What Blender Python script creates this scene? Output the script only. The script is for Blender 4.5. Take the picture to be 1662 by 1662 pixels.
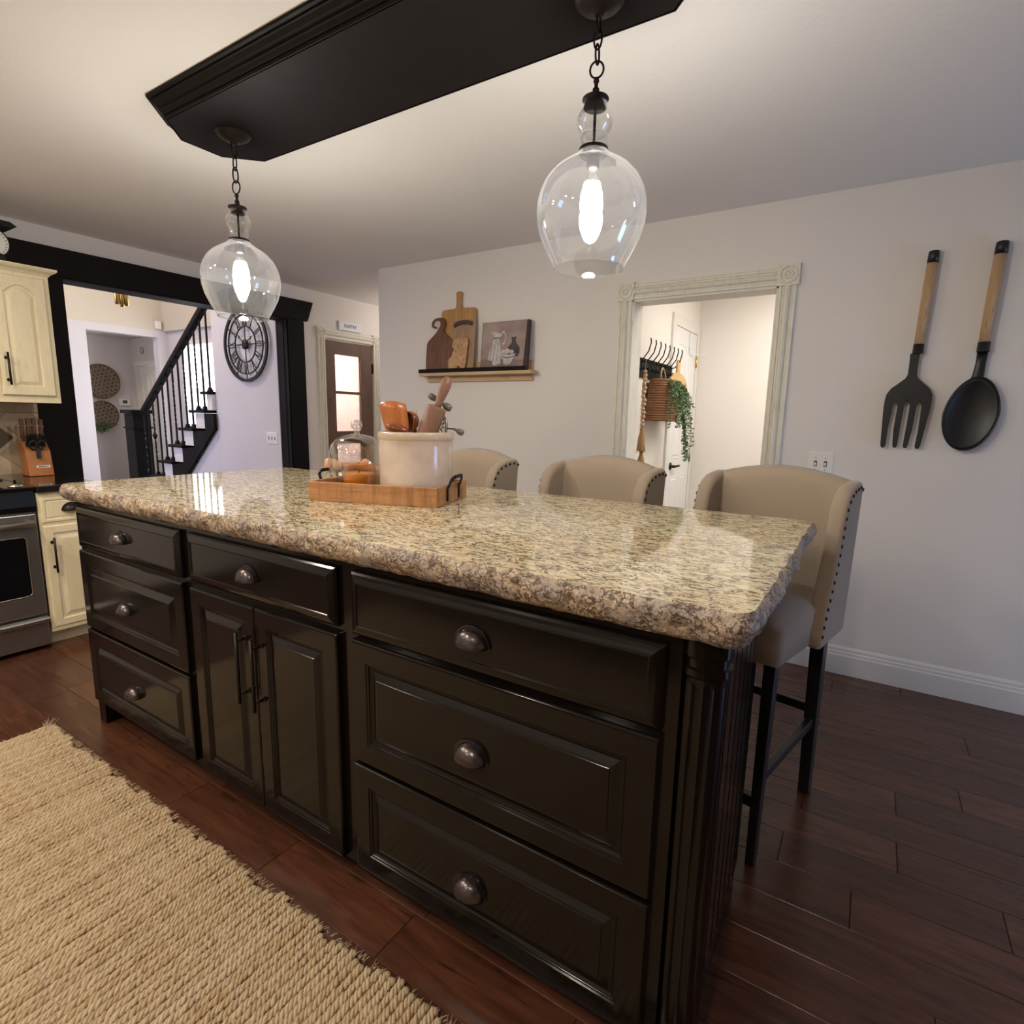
import bpy, bmesh, math, random
from mathutils import Vector, Matrix
from math import sin, cos, pi, radians
R = random.Random(7)
for o in list(bpy.data.objects): bpy.data.objects.remove(o)
SC = bpy.context.scene
COL = SC.collection

# ------------------------------------------------------------ camera
cam = bpy.data.cameras.new('camera'); camo = bpy.data.objects.new('camera', cam); COL.objects.link(camo)
yaw, pitch, roll = 0.5654, -0.1677, 0.0204
F = Vector((-sin(yaw)*cos(pitch), cos(yaw)*cos(pitch), sin(pitch)))
R0 = Vector((cos(yaw), sin(yaw), 0)); U0 = R0.cross(F)
RR = R0*cos(roll)+U0*sin(roll); UU = U0*cos(roll)-R0*sin(roll)
m = Matrix((RR, UU, -F)).transposed().to_4x4(); m.translation = Vector((0.3285, -0.9019, 1.3207))
camo.matrix_world = m
cam.sensor_width = 36; cam.lens = 910.76*36/1662; cam.clip_start = 0.02; cam.clip_end = 60
SC.camera = camo

# ------------------------------------------------------------ world, colour, lights
w = bpy.data.worlds.new('world'); SC.world = w; w.use_nodes = True
w.node_tree.nodes['Background'].inputs[0].default_value = (0.75, 0.85, 1, 1)
w.node_tree.nodes['Background'].inputs[1].default_value = 0.6
SC.view_settings.view_transform = 'Standard'; SC.view_settings.look = 'None'
SC.view_settings.gamma = 1; SC.view_settings.use_curve_mapping = False
SC.view_settings.exposure = 0.14
WARM = (1.0, 0.87, 0.70); COOL = (0.30, 0.52, 1.0)
CAN_E, BULB_E, WIN_E, FOY_E = 380.0, 250.0, 9.5, 4.5

def area(name, loc, rot, sx, sy, power, color):
    l = bpy.data.lights.new(name, 'AREA'); l.shape = 'RECTANGLE'; l.size = sx; l.size_y = sy
    l.energy = power; l.color = color
    o = bpy.data.objects.new(name, l); COL.objects.link(o); o.location = loc; o.rotation_euler = rot
    return o
def point(name, loc, power, color, r=.06):
    l = bpy.data.lights.new(name, 'POINT'); l.energy = power; l.color = color; l.shadow_soft_size = r
    o = bpy.data.objects.new(name, l); COL.objects.link(o); o.location = loc; return o
# lights set in the neighbouring rooms, out of view
area('hall_ceiling_lamp', (0.35, 3.2, 2.40), (0, 0, 0), 1.2, .9, 30, (1, .94, .86))
point('foyer_lamp', (-6.2, 1.0, 3.4), 95, (1, .84, .62), .2)
area('foyer_daylight', (-6.4, -.9, 1.6), (radians(90), 0, 0), 2.6, 2.2, 58, (.58, .64, 1))
point('far_hall_lamp', (-8.9, 2.2, 2.1), 7, (1, .88, .74), .1)
point('pantry_band_light', (-4.95, 3.1, 1.78), 60, (1, .90, .86), .10)  # added behind the door panes to make their bright band
point('passage_fill', (-3.6, 3.6, 2.2), 6, (1, .90, .82), .1)  # fill light added to brighten the pantry wall and nearby ceiling

# ------------------------------------------------------------ mesh helpers
class MB:
    def __init__(s): s.v = []; s.f = []; s.sm = []
    def add(s, vs, fs, smooth=False):
        n = len(s.v); s.v += [tuple(v) for v in vs]
        s.f += [tuple(i+n for i in f) for f in fs]; s.sm += [smooth]*len(fs); return s
    def box(s, a, b):
        x0, y0, z0 = (min(a[i], b[i]) for i in range(3)); x1, y1, z1 = (max(a[i], b[i]) for i in range(3))
        return s.add([(x0,y0,z0),(x1,y0,z0),(x1,y1,z0),(x0,y1,z0),(x0,y0,z1),(x1,y0,z1),(x1,y1,z1),(x0,y1,z1)],
              [(0,3,2,1),(4,5,6,7),(0,1,5,4),(1,2,6,5),(2,3,7,6),(3,0,4,7)])
    def bar(s, p, q, w, d=None, up=(0,0,1)):
        p, q = Vector(p), Vector(q); d = w if d is None else d
        t = (q-p).normalized(); up = Vector(up)
        if abs(t.dot(up)) > .98: up = Vector((1,0,0))
        a = t.cross(up).normalized(); b = a.cross(t)
        vs = [c+a*x*w/2+b*y*d/2 for c in (p, q) for x, y in ((-1,-1),(1,-1),(1,1),(-1,1))]
        return s.add(vs, [(0,1,2,3),(7,6,5,4),(0,4,5,1),(1,5,6,2),(2,6,7,3),(3,7,4,0)])
    def tube(s, pts, r, n=8, closed=False, cap=True):
        pts = [Vector(p) for p in pts]; k = len(pts)
        rs = r if isinstance(r, (list, tuple)) else [r]*k
        ref = Vector((0.13, 0.27, 0.95)).normalized(); vs = []; a = None
        for i in range(k):
            if closed: t = pts[(i+1) % k]-pts[i-1]
            else: t = pts[min(i+1, k-1)]-pts[max(i-1, 0)]
            t.normalize()
            if a is None:
                a = t.cross(ref)
                if a.length < .05: a = t.cross(Vector((1,0,0)))
            else: a = a-t*a.dot(t)
            a.normalize(); b = t.cross(a)
            for j in range(n):
                an = 2*pi*j/n; vs.append(pts[i]+(a*cos(an)+b*sin(an))*rs[i])
        fs = []
        for i in range(k if closed else k-1):
            for j in range(n):
                i2 = (i+1) % k; j2 = (j+1) % n
                fs.append((i*n+j, i*n+j2, i2*n+j2, i2*n+j))
        s.add(vs, fs, True)
        if cap and not closed:
            s.add(vs[:n], [tuple(range(n))[::-1]]); s.add(vs[-n:], [tuple(range(n))])
        return s
    def lathe(s, prof, c=(0,0,0), n=24, axis='z', smooth=True, cap=False, a0=0, a1=2*pi):
        c = Vector(c); vs = []; full = abs(a1-a0-2*pi) < 1e-6; m_ = n if full else n+1
        for r, h in prof:
            for j in range(m_):
                an = a0+(a1-a0)*j/n; p = (r*cos(an), r*sin(an), h)
                if axis == 'y': p = (p[0], -p[2], p[1])
                if axis == 'x': p = (p[2], p[0], p[1])
                vs.append(c+Vector(p))
        fs = []
        for i in range(len(prof)-1):
            for j in range(n):
                j2 = (j+1) % m_; fs.append((i*m_+j, i*m_+j2, (i+1)*m_+j2, (i+1)*m_+j))
        s.add(vs, fs, smooth)
        if cap:
            s.add(vs[:m_], [tuple(range(m_))[::-1]]); s.add(vs[-m_:], [tuple(range(m_))])
        return s
    def cyl(s, p, q, r, r2=None, n=16): return s.tube([p, q], [r, r if r2 is None else r2], n)
    def ell(s, c, r, nu=12, nv=8, M=None):
        r = (r,)*3 if isinstance(r, (int, float)) else r; vs = []; c = Vector(c)
        for i in range(nv+1):
            ph = pi*i/nv
            for j in range(nu):
                th = 2*pi*j/nu; p = Vector((r[0]*sin(ph)*cos(th), r[1]*sin(ph)*sin(th), r[2]*cos(ph)))
                if M: p = M @ p
                vs.append(c+p)
        fs = [(i*nu+j, (i+1)*nu+j, (i+1)*nu+(j+1) % nu, i*nu+(j+1) % nu) for i in range(nv) for j in range(nu)]
        return s.add(vs, fs, True)
    def prism(s, pts, o, u, v, n, t, smooth=False):
        """closed outline pts (2-D) in the plane o,u,v extruded by t along n"""
        o, u, v, n = Vector(o), Vector(u), Vector(v), Vector(n); k = len(pts)
        a = [o+u*p[0]+v*p[1] for p in pts]; b = [p+n*t for p in a]
        s.add(a+b, [tuple(range(k))[::-1], tuple(range(k, 2*k))]+[(i, (i+1) % k, k+(i+1) % k, k+i) for i in range(k)], smooth)
        return s
    def rings(s, loops, o, u, v, n, cap=True):
        """loops: list of (pts2d, depth); nested closed loops joined, last one filled"""
        o, u, v, n = Vector(o), Vector(u), Vector(v), Vector(n); vs = []; k = len(loops[0][0])
        for pts, d in loops: vs += [o+u*p[0]+v*p[1]+n*d for p in pts]
        fs = [(i*k+j, i*k+(j+1) % k, (i+1)*k+(j+1) % k, (i+1)*k+j) for i in range(len(loops)-1) for j in range(k)]
        if cap: fs.append(tuple(range((len(loops)-1)*k, len(loops)*k)))
        return s.add(vs, fs)
    def xf(s, M): s.v = [tuple(M @ Vector(p)) for p in s.v]; return s

def fixn(me):
    bm = bmesh.new(); bm.from_mesh(me); bmesh.ops.remove_doubles(bm, verts=bm.verts, dist=1e-6)
    bmesh.ops.recalc_face_normals(bm, faces=bm.faces); bm.to_mesh(me); bm.free()

def mesh_of(name, mb, mat, fix=True):
    me = bpy.data.meshes.new(name); me.from_pydata(mb.v, [], mb.f)
    me.polygons.foreach_set('use_smooth', mb.sm)
    if fix: fixn(me)
    me.materials.append(mat); me.update(); return me

def obj(name, mb, mat, parent=None, local=False, bevel=0, seg=2, solid=0, fix=True, stuff=False, label=None, sub=0):
    if parent is not None and not local:
        mb.xf(WM[parent.name].inverted())
    me = mesh_of(name, mb, mat, fix)
    o = bpy.data.objects.new(name, me); COL.objects.link(o)
    if parent is not None: o.parent = parent; WM[o.name] = WM[parent.name].copy()
    else: WM[o.name] = Matrix.Identity(4)
    if bevel:
        b = o.modifiers.new('bevel', 'BEVEL'); b.width = bevel; b.segments = seg; b.limit_method = 'ANGLE'; b.angle_limit = radians(35)
    if solid:
        b = o.modifiers.new('solid', 'SOLIDIFY'); b.thickness = solid; b.offset = -1
    if sub:
        b = o.modifiers.new('sub', 'SUBSURF'); b.levels = sub; b.render_levels = sub
    if stuff: o['kind'] = 'stuff'
    if label: o['label'] = label
    return o
WM = {}
def thing(name, label, cat, loc=(0,0,0), rz=0, group=None):
    o = bpy.data.objects.new(name, None); COL.objects.link(o); o.empty_display_size = .05
    o.location = loc; o.rotation_euler = (0, 0, rz)
    WM[o.name] = Matrix.Translation(loc) @ Matrix.Rotation(rz, 4, 'Z')
    return tag(o, label, cat, group)
def tag(o, label, cat, group=None):
    o['label'] = label; o['category'] = cat
    if group: o['group'] = group
    return o
def struct(name, mb, mat, parent=None, **k):
    o = obj(name, mb, mat, parent, **k)
    o['kind'] = 'structure'
    return o
def copy_tree(o, parent=None):
    c = o.copy(); COL.objects.link(c); c.parent = parent; WM[c.name] = WM[o.name].copy()
    for ch in list(o.children): copy_tree(ch, c)
    return c
def inst(src, parent, loc, rot=None, scale=None):
    c = src.copy(); COL.objects.link(c); c.parent = parent; c.location = loc; WM[c.name] = WM[parent.name].copy()
    if rot: c.rotation_euler = rot
    if scale: c.scale = scale
    return c

# ------------------------------------------------------------ materials
def mat(name, col=(.5,.5,.5), rough=.5, metal=0, spec=.5, coat=0, emit=None, es=0):
    m = bpy.data.materials.new(name); m.use_nodes = True; b = m.node_tree.nodes['Principled BSDF']
    b.inputs['Base Color'].default_value = (*col, 1); b.inputs['Roughness'].default_value = rough
    b.inputs['Metallic'].default_value = metal; b.inputs['Specular IOR Level'].default_value = spec
    b.inputs['Coat Weight'].default_value = coat; b.inputs['Coat Roughness'].default_value = .08
    if emit: b.inputs['Emission Color'].default_value = (*emit, 1); b.inputs['Emission Strength'].default_value = es
    return m
class NT:
    def __init__(s, m): s.m = m; s.t = m.node_tree; s.b = s.t.nodes['Principled BSDF']
    def n(s, t, **k):
        x = s.t.nodes.new(t)
        for a, v in k.items():
            if a in x.inputs: x.inputs[a].default_value = v
            else: setattr(x, a, v)
        return x
    def l(s, a, b): s.t.links.new(a, b)
    def coord(s, scale=(1,1,1), rot=(0,0,0), kind='Object'):
        c = s.n('ShaderNodeTexCoord'); m_ = s.n('ShaderNodeMapping'); m_.inputs['Scale'].default_value = scale; m_.inputs['Rotation'].default_value = rot
        s.l(c.outputs[kind], m_.inputs['Vector']); return m_.outputs[0]
    def noise(s, vec, scale=5, detail=4, rough=.5, dist=0):
        x = s.n('ShaderNodeTexNoise'); x.inputs['Scale'].default_value = scale; x.inputs['Detail'].default_value = detail
        x.inputs['Roughness'].default_value = rough; x.inputs['Distortion'].default_value = dist
        if vec is not None: s.l(vec, x.inputs['Vector'])
        return x.outputs['Fac']
    def ramp(s, fac, stops, interp='LINEAR'):
        x = s.n('ShaderNodeValToRGB'); e = x.color_ramp; e.interpolation = interp
        while len(e.elements) < len(stops): e.elements.new(.5)
        for el, (p, c) in zip(e.elements, stops): el.position = p; el.color = (*c, 1) if len(c) == 3 else c
        s.l(fac, x.inputs[0]); return x.outputs[0]
    def math(s, op, a, b=None, c=None):
        x = s.n('ShaderNodeMath'); x.operation = op
        for i, q in enumerate((a, b, c)):
            if q is None: continue
            if isinstance(q, (int, float)): x.inputs[i].default_value = q
            else: s.l(q, x.inputs[i])
        return x.outputs[0]
    def mix(s, f, a, b, mode='MIX'):
        x = s.n('ShaderNodeMix'); x.data_type = 'RGBA'; x.blend_type = mode
        for i, q in ((0, f), (6, a), (7, b)):
            if isinstance(q, (int, float)): x.inputs[i].default_value = q
            elif isinstance(q, tuple): x.inputs[i].default_value = (*q, 1) if len(q) == 3 else q
            else: s.l(q, x.inputs[i])
        return x.outputs[2]
    def bump(s, h, strength=.3, dist=.01):
        x = s.n('ShaderNodeBump'); x.inputs['Strength'].default_value = strength; x.inputs['Distance'].default_value = dist
        s.l(h, x.inputs['Height']); s.l(x.outputs[0], s.b.inputs['Normal'])
    def col(s, c): s.l(c, s.b.inputs['Base Color'])
    def rnd(s):
        return s.n('ShaderNodeObjectInfo').outputs['Random']

def paint(name, col, rough=.85, bump=.06, scale=130):
    m = mat(name, col, rough, spec=.3); t = NT(m); v = t.coord()
    n1 = t.noise(v, 1.3, 2); c = t.mix(n1, tuple(x*.96 for x in col), tuple(min(1, x*1.03) for x in col)); t.col(c)
    t.bump(t.noise(v, scale, 3), bump, .003); return m
M_wall = paint('wall_paint', (.77, .73, .69))
M_hall = paint('hall_paint', (.84, .80, .75))
M_foy = paint('foyer_daylit_paint', (.68, .65, .67))  # lavender tint of the daylight put into the wall colour
M_foyt = paint('foyer_lamplit_paint', (.66, .60, .50))  # upper foyer walls, warm lamplight put into the colour
M_ceil = paint('ceiling_paint', (.80, .77, .73), bump=.25, scale=60)
M_trim = mat('white_trim', (.78, .76, .72), .4)
# cream trim with antique glaze
def glaze(name, base, dark):
    m = mat(name, base, .45); t = NT(m); v = t.coord((9, 9, 2))
    n = t.noise(v, 6, 5, .6); t.col(t.mix(t.ramp(n, [(.5, (0,0,0)), (.75, (1,1,1))]), base, dark)); return m
M_casing = glaze('cream_glazed_casing', (.74, .71, .61), (.62, .57, .44))
M_cream = glaze('cream_cabinet_paint', (.80, .71, .49), (.72, .61, .38))
M_whited = mat('white_door_paint', (.80, .80, .80), .4)
# black lacquer
def black(name, col, rough, spec=.5, wear=True):
    m = mat(name, col, rough, spec=spec); t = NT(m); v = t.coord()
    r = t.ramp(t.noise(v, 4, 4), [(0, (rough*.75,)*3), (1, (rough*1.35,)*3)]); t.l(r, t.b.inputs['Roughness'])
    t.bump(t.noise(v, 34, 4), .05, .002)
    if wear:
        n = t.noise(t.coord((30, 30, 30)), 6, 4, .7)
        t.col(t.mix(t.ramp(n, [(.72, (0,0,0)), (.80, (1,1,1))]), col, (.09, .075, .06)))
    return m
M_black = black('black_gloss_cabinet_paint', (.0055, .0038, .0031), .12, .27)
M_beam = black('espresso_beam_paint', (.008, .006, .0055), .6, .15, False)
M_metal = mat('oil_rubbed_metal', (.03, .023, .021), .42, .8)
def hammered():
    m = mat('pewter_cup_pull', (.085, .072, .072), .26, .9); t = NT(m); t.bump(t.noise(t.coord(), 160, 2), .3, .002); return m
M_pull = hammered()
M_iron = mat('black_iron', (.005, .005, .006), .5, .0, .3)
M_blackp = mat('satin_black_enamel', (.008, .008, .009), .38)
# granite
def granite(name, rough_edge):
    m = mat(name, (.7,.6,.4), .06 if not rough_edge else .42, spec=.55); t = NT(m)
    v = t.coord((1, 1.0, 1))
    # streak mask: meandering thin dark veins stretched along x
    vs = t.coord((1, 2.5, 1.6) if not rough_edge else (1.2, 1.2, 1.4), (0, 0, radians(10)))
    n1 = t.noise(vs, 26 if not rough_edge else 42, 3, .6, 1.1 if not rough_edge else .5)
    d1 = t.math('ABSOLUTE', t.math('SUBTRACT', n1, .5))
    l1 = t.ramp(d1, [(.0, (1,1,1)), (.026, (1,1,1)), (.050, (0,0,0))])
    n2 = t.noise(vs, 17, 3, .6, .3)
    g2 = t.ramp(n2, [(.40, (0,0,0)), (.47, (1,1,1))])
    lines = t.math('MULTIPLY', l1, g2)
    n6 = t.noise(vs, 48, 2, .6, .8)
    d6 = t.math('ABSOLUTE', t.math('SUBTRACT', n6, .5))
    l6 = t.math('MULTIPLY', t.ramp(d6, [(.0, (1,1,1)), (.03, (.6,.6,.6)), (.05, (0,0,0))]), t.ramp(t.noise(vs, 30, 2), [(.50, (0,0,0)), (.58, (1,1,1))]))
    n5 = t.noise(vs, 70, 2, .6, .4)
    fl = t.ramp(n5, [(.60, (0,0,0)), (.68, (1,1,1))])
    big = t.noise(v, 3.2, 3, .5, .3)
    mid = t.noise(vs, 20, 4, .65, .5)
    if rough_edge:
        base = t.ramp(t.noise(vs, 34, 4, .65, .6), [(.30, (.11,.07,.045)), (.40, (.30,.21,.145)), (.50, (.52,.40,.275)), (.60, (.62,.50,.36)), (.72, (.30,.26,.25))])
        base = t.mix(t.ramp(t.noise(v, 11, 3), [(.42, (0,0,0)), (.62, (.75,.75,.75))]), base, (.33, .28, .27))
        dark = (.055, .035, .025)
    else:
        base = t.ramp(mid, [(.25, (.46,.34,.18)), (.40, (.68,.56,.35)), (.55, (.80,.71,.50)), (.75, (.66,.57,.41))])
        base = t.mix(t.ramp(big, [(.4, (0,0,0)), (.7, (.40,.40,.40))]), base, (.56, .43, .24))
        dark = (.075, .05, .032)
    c = t.mix(t.math('MULTIPLY', fl, .6 if rough_edge else .42), base, (.28, .19, .11))
    c = t.mix(t.math('MULTIPLY', l6, .75), c, (.16, .11, .07))
    c = t.mix(t.math('MULTIPLY', lines, .85 if rough_edge else .97), c, dark)
    t.col(c)
    if rough_edge:
        r = t.ramp(t.noise(v, 40, 3), [(.3, (.16,.16,.16)), (.7, (.5,.5,.5))]); t.l(r, t.b.inputs['Roughness'])
        t.bump(t.noise(v, 60, 4, .6), .9, .008)
    return m
M_gran = granite('polished_cream_granite', False); M_grane = granite('chiselled_granite_edge', True)
# wood
def wood(name, c1, c2, scale=(1,12,12), rough=.45, dark=None, rnd=.0, bump=.12, spec=.4, k=3.0):
    m = mat(name, c1, rough, spec=spec); t = NT(m); cv = t.coord(scale)
    if rnd:
        ad = t.n('ShaderNodeVectorMath', operation='ADD'); mu = t.math('MULTIPLY', t.rnd(), 37.0)
        cb = t.n('ShaderNodeCombineXYZ'); t.l(mu, cb.inputs[0]); t.l(mu, cb.inputs[1]); t.l(cv, ad.inputs[0]); t.l(cb.outputs[0], ad.inputs[1]); cv = ad.outputs[0]
    n = t.noise(cv, k, 6, .62, .6); c = t.ramp(n, [(.3, c1), (.7, c2)])
    if dark:
        n2 = t.noise(cv, k*2.3, 3, .5, .3); c = t.mix(t.ramp(n2, [(.60, (0,0,0)), (.80, (1,1,1))]), c, dark)
    if rnd:
        h = t.n('ShaderNodeHueSaturation'); t.l(c, h.inputs['Color']); t.l(t.math('MULTIPLY_ADD', t.rnd(), rnd, 1-rnd/2), h.inputs['Value']); c = h.outputs[0]
    t.col(c); t.bump(n, bump, .004); return m
M_floor = wood('dark_mahogany_plank', (.050, .018, .010), (.118, .044, .024), (1.2, 10, 10), .25, (.022, .010, .007), .5, .22, .5)
M_fbase = mat('floor_joint', (.008, .004, .003), .8)
M_tray = wood('tray_wood', (.36, .16, .06), (.54, .28, .12), (1.5, 9, 14), .5, (.20, .09, .035))
t_ = NT(M_tray); lk = t_.b.inputs['Base Color'].links[0].from_socket; st_ = t_.noise(t_.coord((17, 17, 3)), 1.6, 5, .7, .6)
t_.col(t_.mix(t_.math('MULTIPLY', t_.ramp(st_, [(.48, (0,0,0)), (.72, (1,1,1))]), .6), lk, (.12, .055, .03)))
M_tray2 = wood('tray_bottom_wood', (.16, .09, .05), (.26, .15, .08), (1.5, 9, 9), .5)
M_red = wood('reddish_wood', (.36, .10, .025), (.55, .20, .06), (14, 14, 2), .28, (.22, .06, .02))
M_pin = wood('worn_pin_wood', (.165, .075, .045), (.27, .135, .08), (10, 10, 2), .55, (.17, .09, .06))
M_dred = wood('dark_red_wood', (.13, .035, .015), (.26, .08, .03), (14, 14, 4), .2, (.07, .02, .01))
M_peg = wood('peach_wood', (.58, .27, .13), (.68, .36, .19), (8, 8, 8), .5)
M_bright = wood('acacia_light', (.34, .17, .06), (.54, .31, .12), (16, 9, 1.4), .5, (.22, .11, .05))
M_walnut = wood('dark_walnut', (.10, .045, .025), (.21, .10, .055), (12, 6, 1.4), .4, (.05, .02, .013))
M_gnarl = wood('gnarled_wood', (.36, .19, .085), (.62, .39, .20), (14, 14, 9), .5, (.12, .06, .035))
M_pale = wood('pale_shelf_wood', (.50, .34, .18), (.62, .44, .25), (1.4, 9, 9), .55, (.30, .18, .09))
M_mango = wood('mango_handle_wood', (.42, .26, .13), (.62, .43, .25), (12, 12, 2), .5, (.26, .15, .08))
M_pdoor = wood('pantry_door_wood', (.13, .075, .055), (.19, .12, .088), (10, 10, 1.3), .6, (.08, .045, .035))
M_block = wood('knife_block_wood', (.34, .12, .035), (.45, .17, .055), (9, 9, 3), .4)
M_cuts = wood('round_board_wood', (.60, .38, .16), (.70, .47, .22), (3, 10, 10), .5)
M_leather = mat('brown_leather', (.06, .03, .02), .55)
# fabric
def fabric(name, col):
    m = mat(name, col, .9, spec=.2); t = NT(m)
    a = t.noise(t.coord((260, 260, 26)), 4, 2); b = t.noise(t.coord((26, 26, 260)), 4, 2)
    s_ = t.math('ADD', a, b); t.col(t.mix(t.math('MULTIPLY', s_, .5), tuple(x*.80 for x in col), tuple(x*1.12 for x in col)))
    t.bump(s_, .25, .002); t.b.inputs['Sheen Weight'].default_value = .25; return m
M_fab = fabric('beige_linen', (.34, .265, .195)); M_fabi = M_fab
M_leg = black('black_stool_leg', (.012, .011, .011), .35, .5)
M_nail = mat('antique_nail', (.035, .025, .02), .35, .8)
# jute
def jute():
    m = mat('jute', (.6,.45,.27), .85, spec=.15); t = NT(m)
    v = t.coord((1, 1, 1), kind='Object'); n = t.noise(t.coord((90, 30, 90)), 1.5, 3)
    c = t.ramp(t.rnd(), [(0, (.37,.255,.145)), (.3, (.46,.345,.215)), (.6, (.52,.40,.26)), (.85, (.42,.285,.155)), (1, (.54,.44,.32))])
    c2 = t.mix(t.ramp(n, [(.35, (0,0,0)), (.8, (1,1,1))]), c, (.56, .46, .33))
    big = t.noise(t.coord((14, 5, 5), kind='Generated'), 4, 3)
    c3 = t.mix(t.ramp(big, [(.58, (0,0,0)), (.70, (.75,.75,.75))]), c2, (.36, .19, .08))
    sp = t.ramp(t.noise(t.coord((60, 45, 60)), 1.3, 2), [(.66, (0,0,0)), (.72, (1,1,1))])
    c3 = t.mix(t.math('MULTIPLY', sp, .75), c3, (.20, .10, .045))
    t.col(c3); t.bump(t.noise(t.coord((260, 60, 200)), 2, 3), .5, .003); return m
M_jute = jute()
M_jbase = mat('jute_backing', (.36, .24, .12), .9)
# glass that lets light through
def thinglass(name, tint=(1,1,1), refl=.9, rough=.0, extra=.0, haze=.0):
    m = bpy.data.materials.new(name); m.use_nodes = True; t = m.node_tree; t.nodes.clear()
    o = t.nodes.new('ShaderNodeOutputMaterial'); a = t.nodes.new('ShaderNodeBsdfTransparent'); a.inputs[0].default_value = (*tint, 1)
    g = t.nodes.new('ShaderNodeBsdfGlossy'); g.inputs['Roughness'].default_value = rough; g.inputs[0].default_value = (refl, refl, refl, 1)
    lw = t.nodes.new('ShaderNodeLayerWeight'); lw.inputs[0].default_value = .5
    pw = t.nodes.new('ShaderNodeMath'); pw.operation = 'POWER'; pw.inputs[1].default_value = 2.0; t.links.new(lw.outputs['Facing'], pw.inputs[0])
    mt = t.nodes.new('ShaderNodeMath'); mt.operation = 'MULTIPLY_ADD'; mt.inputs[1].default_value = .8; mt.inputs[2].default_value = .05+extra
    t.links.new(pw.outputs[0], mt.inputs[0])
    mx = t.nodes.new('ShaderNodeMixShader'); t.links.new(mt.outputs[0], mx.inputs[0]); t.links.new(a.outputs[0], mx.inputs[1]); t.links.new(g.outputs[0], mx.inputs[2])
    df = t.nodes.new('ShaderNodeBsdfTranslucent'); df.inputs[0].default_value = (.9, .92, .95, 1)
    m2 = t.nodes.new('ShaderNodeMixShader'); m2.inputs[0].default_value = haze; t.links.new(mx.outputs[0], m2.inputs[1]); t.links.new(df.outputs[0], m2.inputs[2])
    t.links.new(m2.outputs[0], o.inputs[0]); return m
M_glass = thinglass('clear_glass', (.955, .97, .97), 1, .01, .05)
M_hazed = thinglass('hazed_pendant_glass', (.97, .98, .98), 1, .01, .02, .010)  # slight translucent haze imitates the glow around the bulb
M_amber = thinglass('amber_glass', (.98, .80, .48), .8)
def emis(name, col, s):
    m = bpy.data.materials.new(name); m.use_nodes = True; t = m.node_tree; t.nodes.clear()
    o = t.nodes.new('ShaderNodeOutputMaterial'); e = t.nodes.new('ShaderNodeEmission'); e.inputs[0].default_value = (*col, 1); e.inputs[1].default_value = s
    t.links.new(e.outputs[0], o.inputs[0]); return m
M_bulb = emis('bulb_glow', (1, .95, .88), BULB_E); M_can = emis('downlight_lens', WARM, CAN_E)  # bulb material glows over the whole envelope, imitating the blown-out filament
M_day = emis('daylight_pane', COOL, WIN_E); M_fday = emis('foyer_daylight_pane', (.93, .95, 1), FOY_E)
M_stone = mat('stoneware_glaze', (.62, .50, .44), .17, coat=.4)
t_ = NT(M_stone); t_.col(t_.ramp(t_.noise(t_.coord(), 9, 5), [(.35, (.55,.43,.37)), (.6, (.65,.54,.47))]))
M_rim = mat('stoneware_rim', (.52, .41, .31), .25, coat=.3)
M_wax = mat('amber_wax', (.85, .50, .09), .5)
M_chrome = mat('chrome', (.7, .68, .62), .12, 1); M_steel = mat('brushed_steel', (.34, .32, .30), .34, .9)
M_brass = mat('brass', (.75, .50, .16), .25, 1); M_olive = mat('olive_enamel_knob', (.14, .13, .09), .3)
M_plate = mat('white_switch_plate', (.80, .79, .77), .35); M_slot = mat('dark_slot', (.05, .05, .05), .5)
M_bglass = mat('black_oven_glass', (.006, .006, .007), .06, spec=.6); M_bcount = mat('black_granite_counter', (.014, .012, .012), .1, spec=.6)
M_grout = mat('grout', (.46, .36, .25), .9)
def tilem():
    m = mat('travertine_tile', (.55,.44,.30), .4); t = NT(m); n = t.noise(t.coord(), 14, 5)
    c = t.ramp(n, [(.3, (.46,.36,.24)), (.7, (.62,.50,.36))]); h = t.n('ShaderNodeHueSaturation'); t.l(c, h.inputs['Color']); t.l(t.math('MULTIPLY_ADD', t.rnd(), .25, .88), h.inputs['Value']); t.col(h.outputs[0]); return m
M_tile = tilem(); M_acc = mat('bronze_tile', (.11, .075, .05), .5, .3)
M_bask = wood('rattan', (.10, .058, .026), (.20, .125, .06), (30, 30, 30), .7); M_wick = wood('wicker', (.15, .065, .028), (.34, .17, .075), (30, 30, 60), .7, (.05, .02, .01))
M_leaf = mat('green_leaf', (.06, .13, .045), .5); t_ = NT(M_leaf); t_.col(t_.ramp(t_.noise(t_.coord(), 30, 2), [(.3, (.05,.11,.04)), (.7, (.24,.34,.16))]))
M_bead = wood('pale_bead_wood', (.55, .36, .20), (.66, .46, .28), (20, 20, 20), .5); M_twine = mat('jute_twine', (.42, .25, .10), .9)
M_rope = mat('rope', (.45, .34, .22), .9)
def pglass():
    m = mat('seeded_glass', (.85, .70, .66), .18); t = NT(m); t.b.inputs['Transmission Weight'].default_value = .9; t.b.inputs['IOR'].default_value = 1.3
    t.bump(t.noise(t.coord(), 110, 2), 1.0, .02); t.b.inputs['Roughness'].default_value = .32; return m
M_pglass = pglass()
M_signw = mat('sign_face', (.74, .75, .80), .5); M_ink = mat('sign_ink', (.05, .05, .06), .6)

# ------------------------------------------------------------ setting
XL, WY, H = -4.165, 2.44, 2.44
fl = struct('floor', MB().box((-9.9, -3.4, -.06), (3.2, 5.2, -.0023)), M_fbase)
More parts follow.
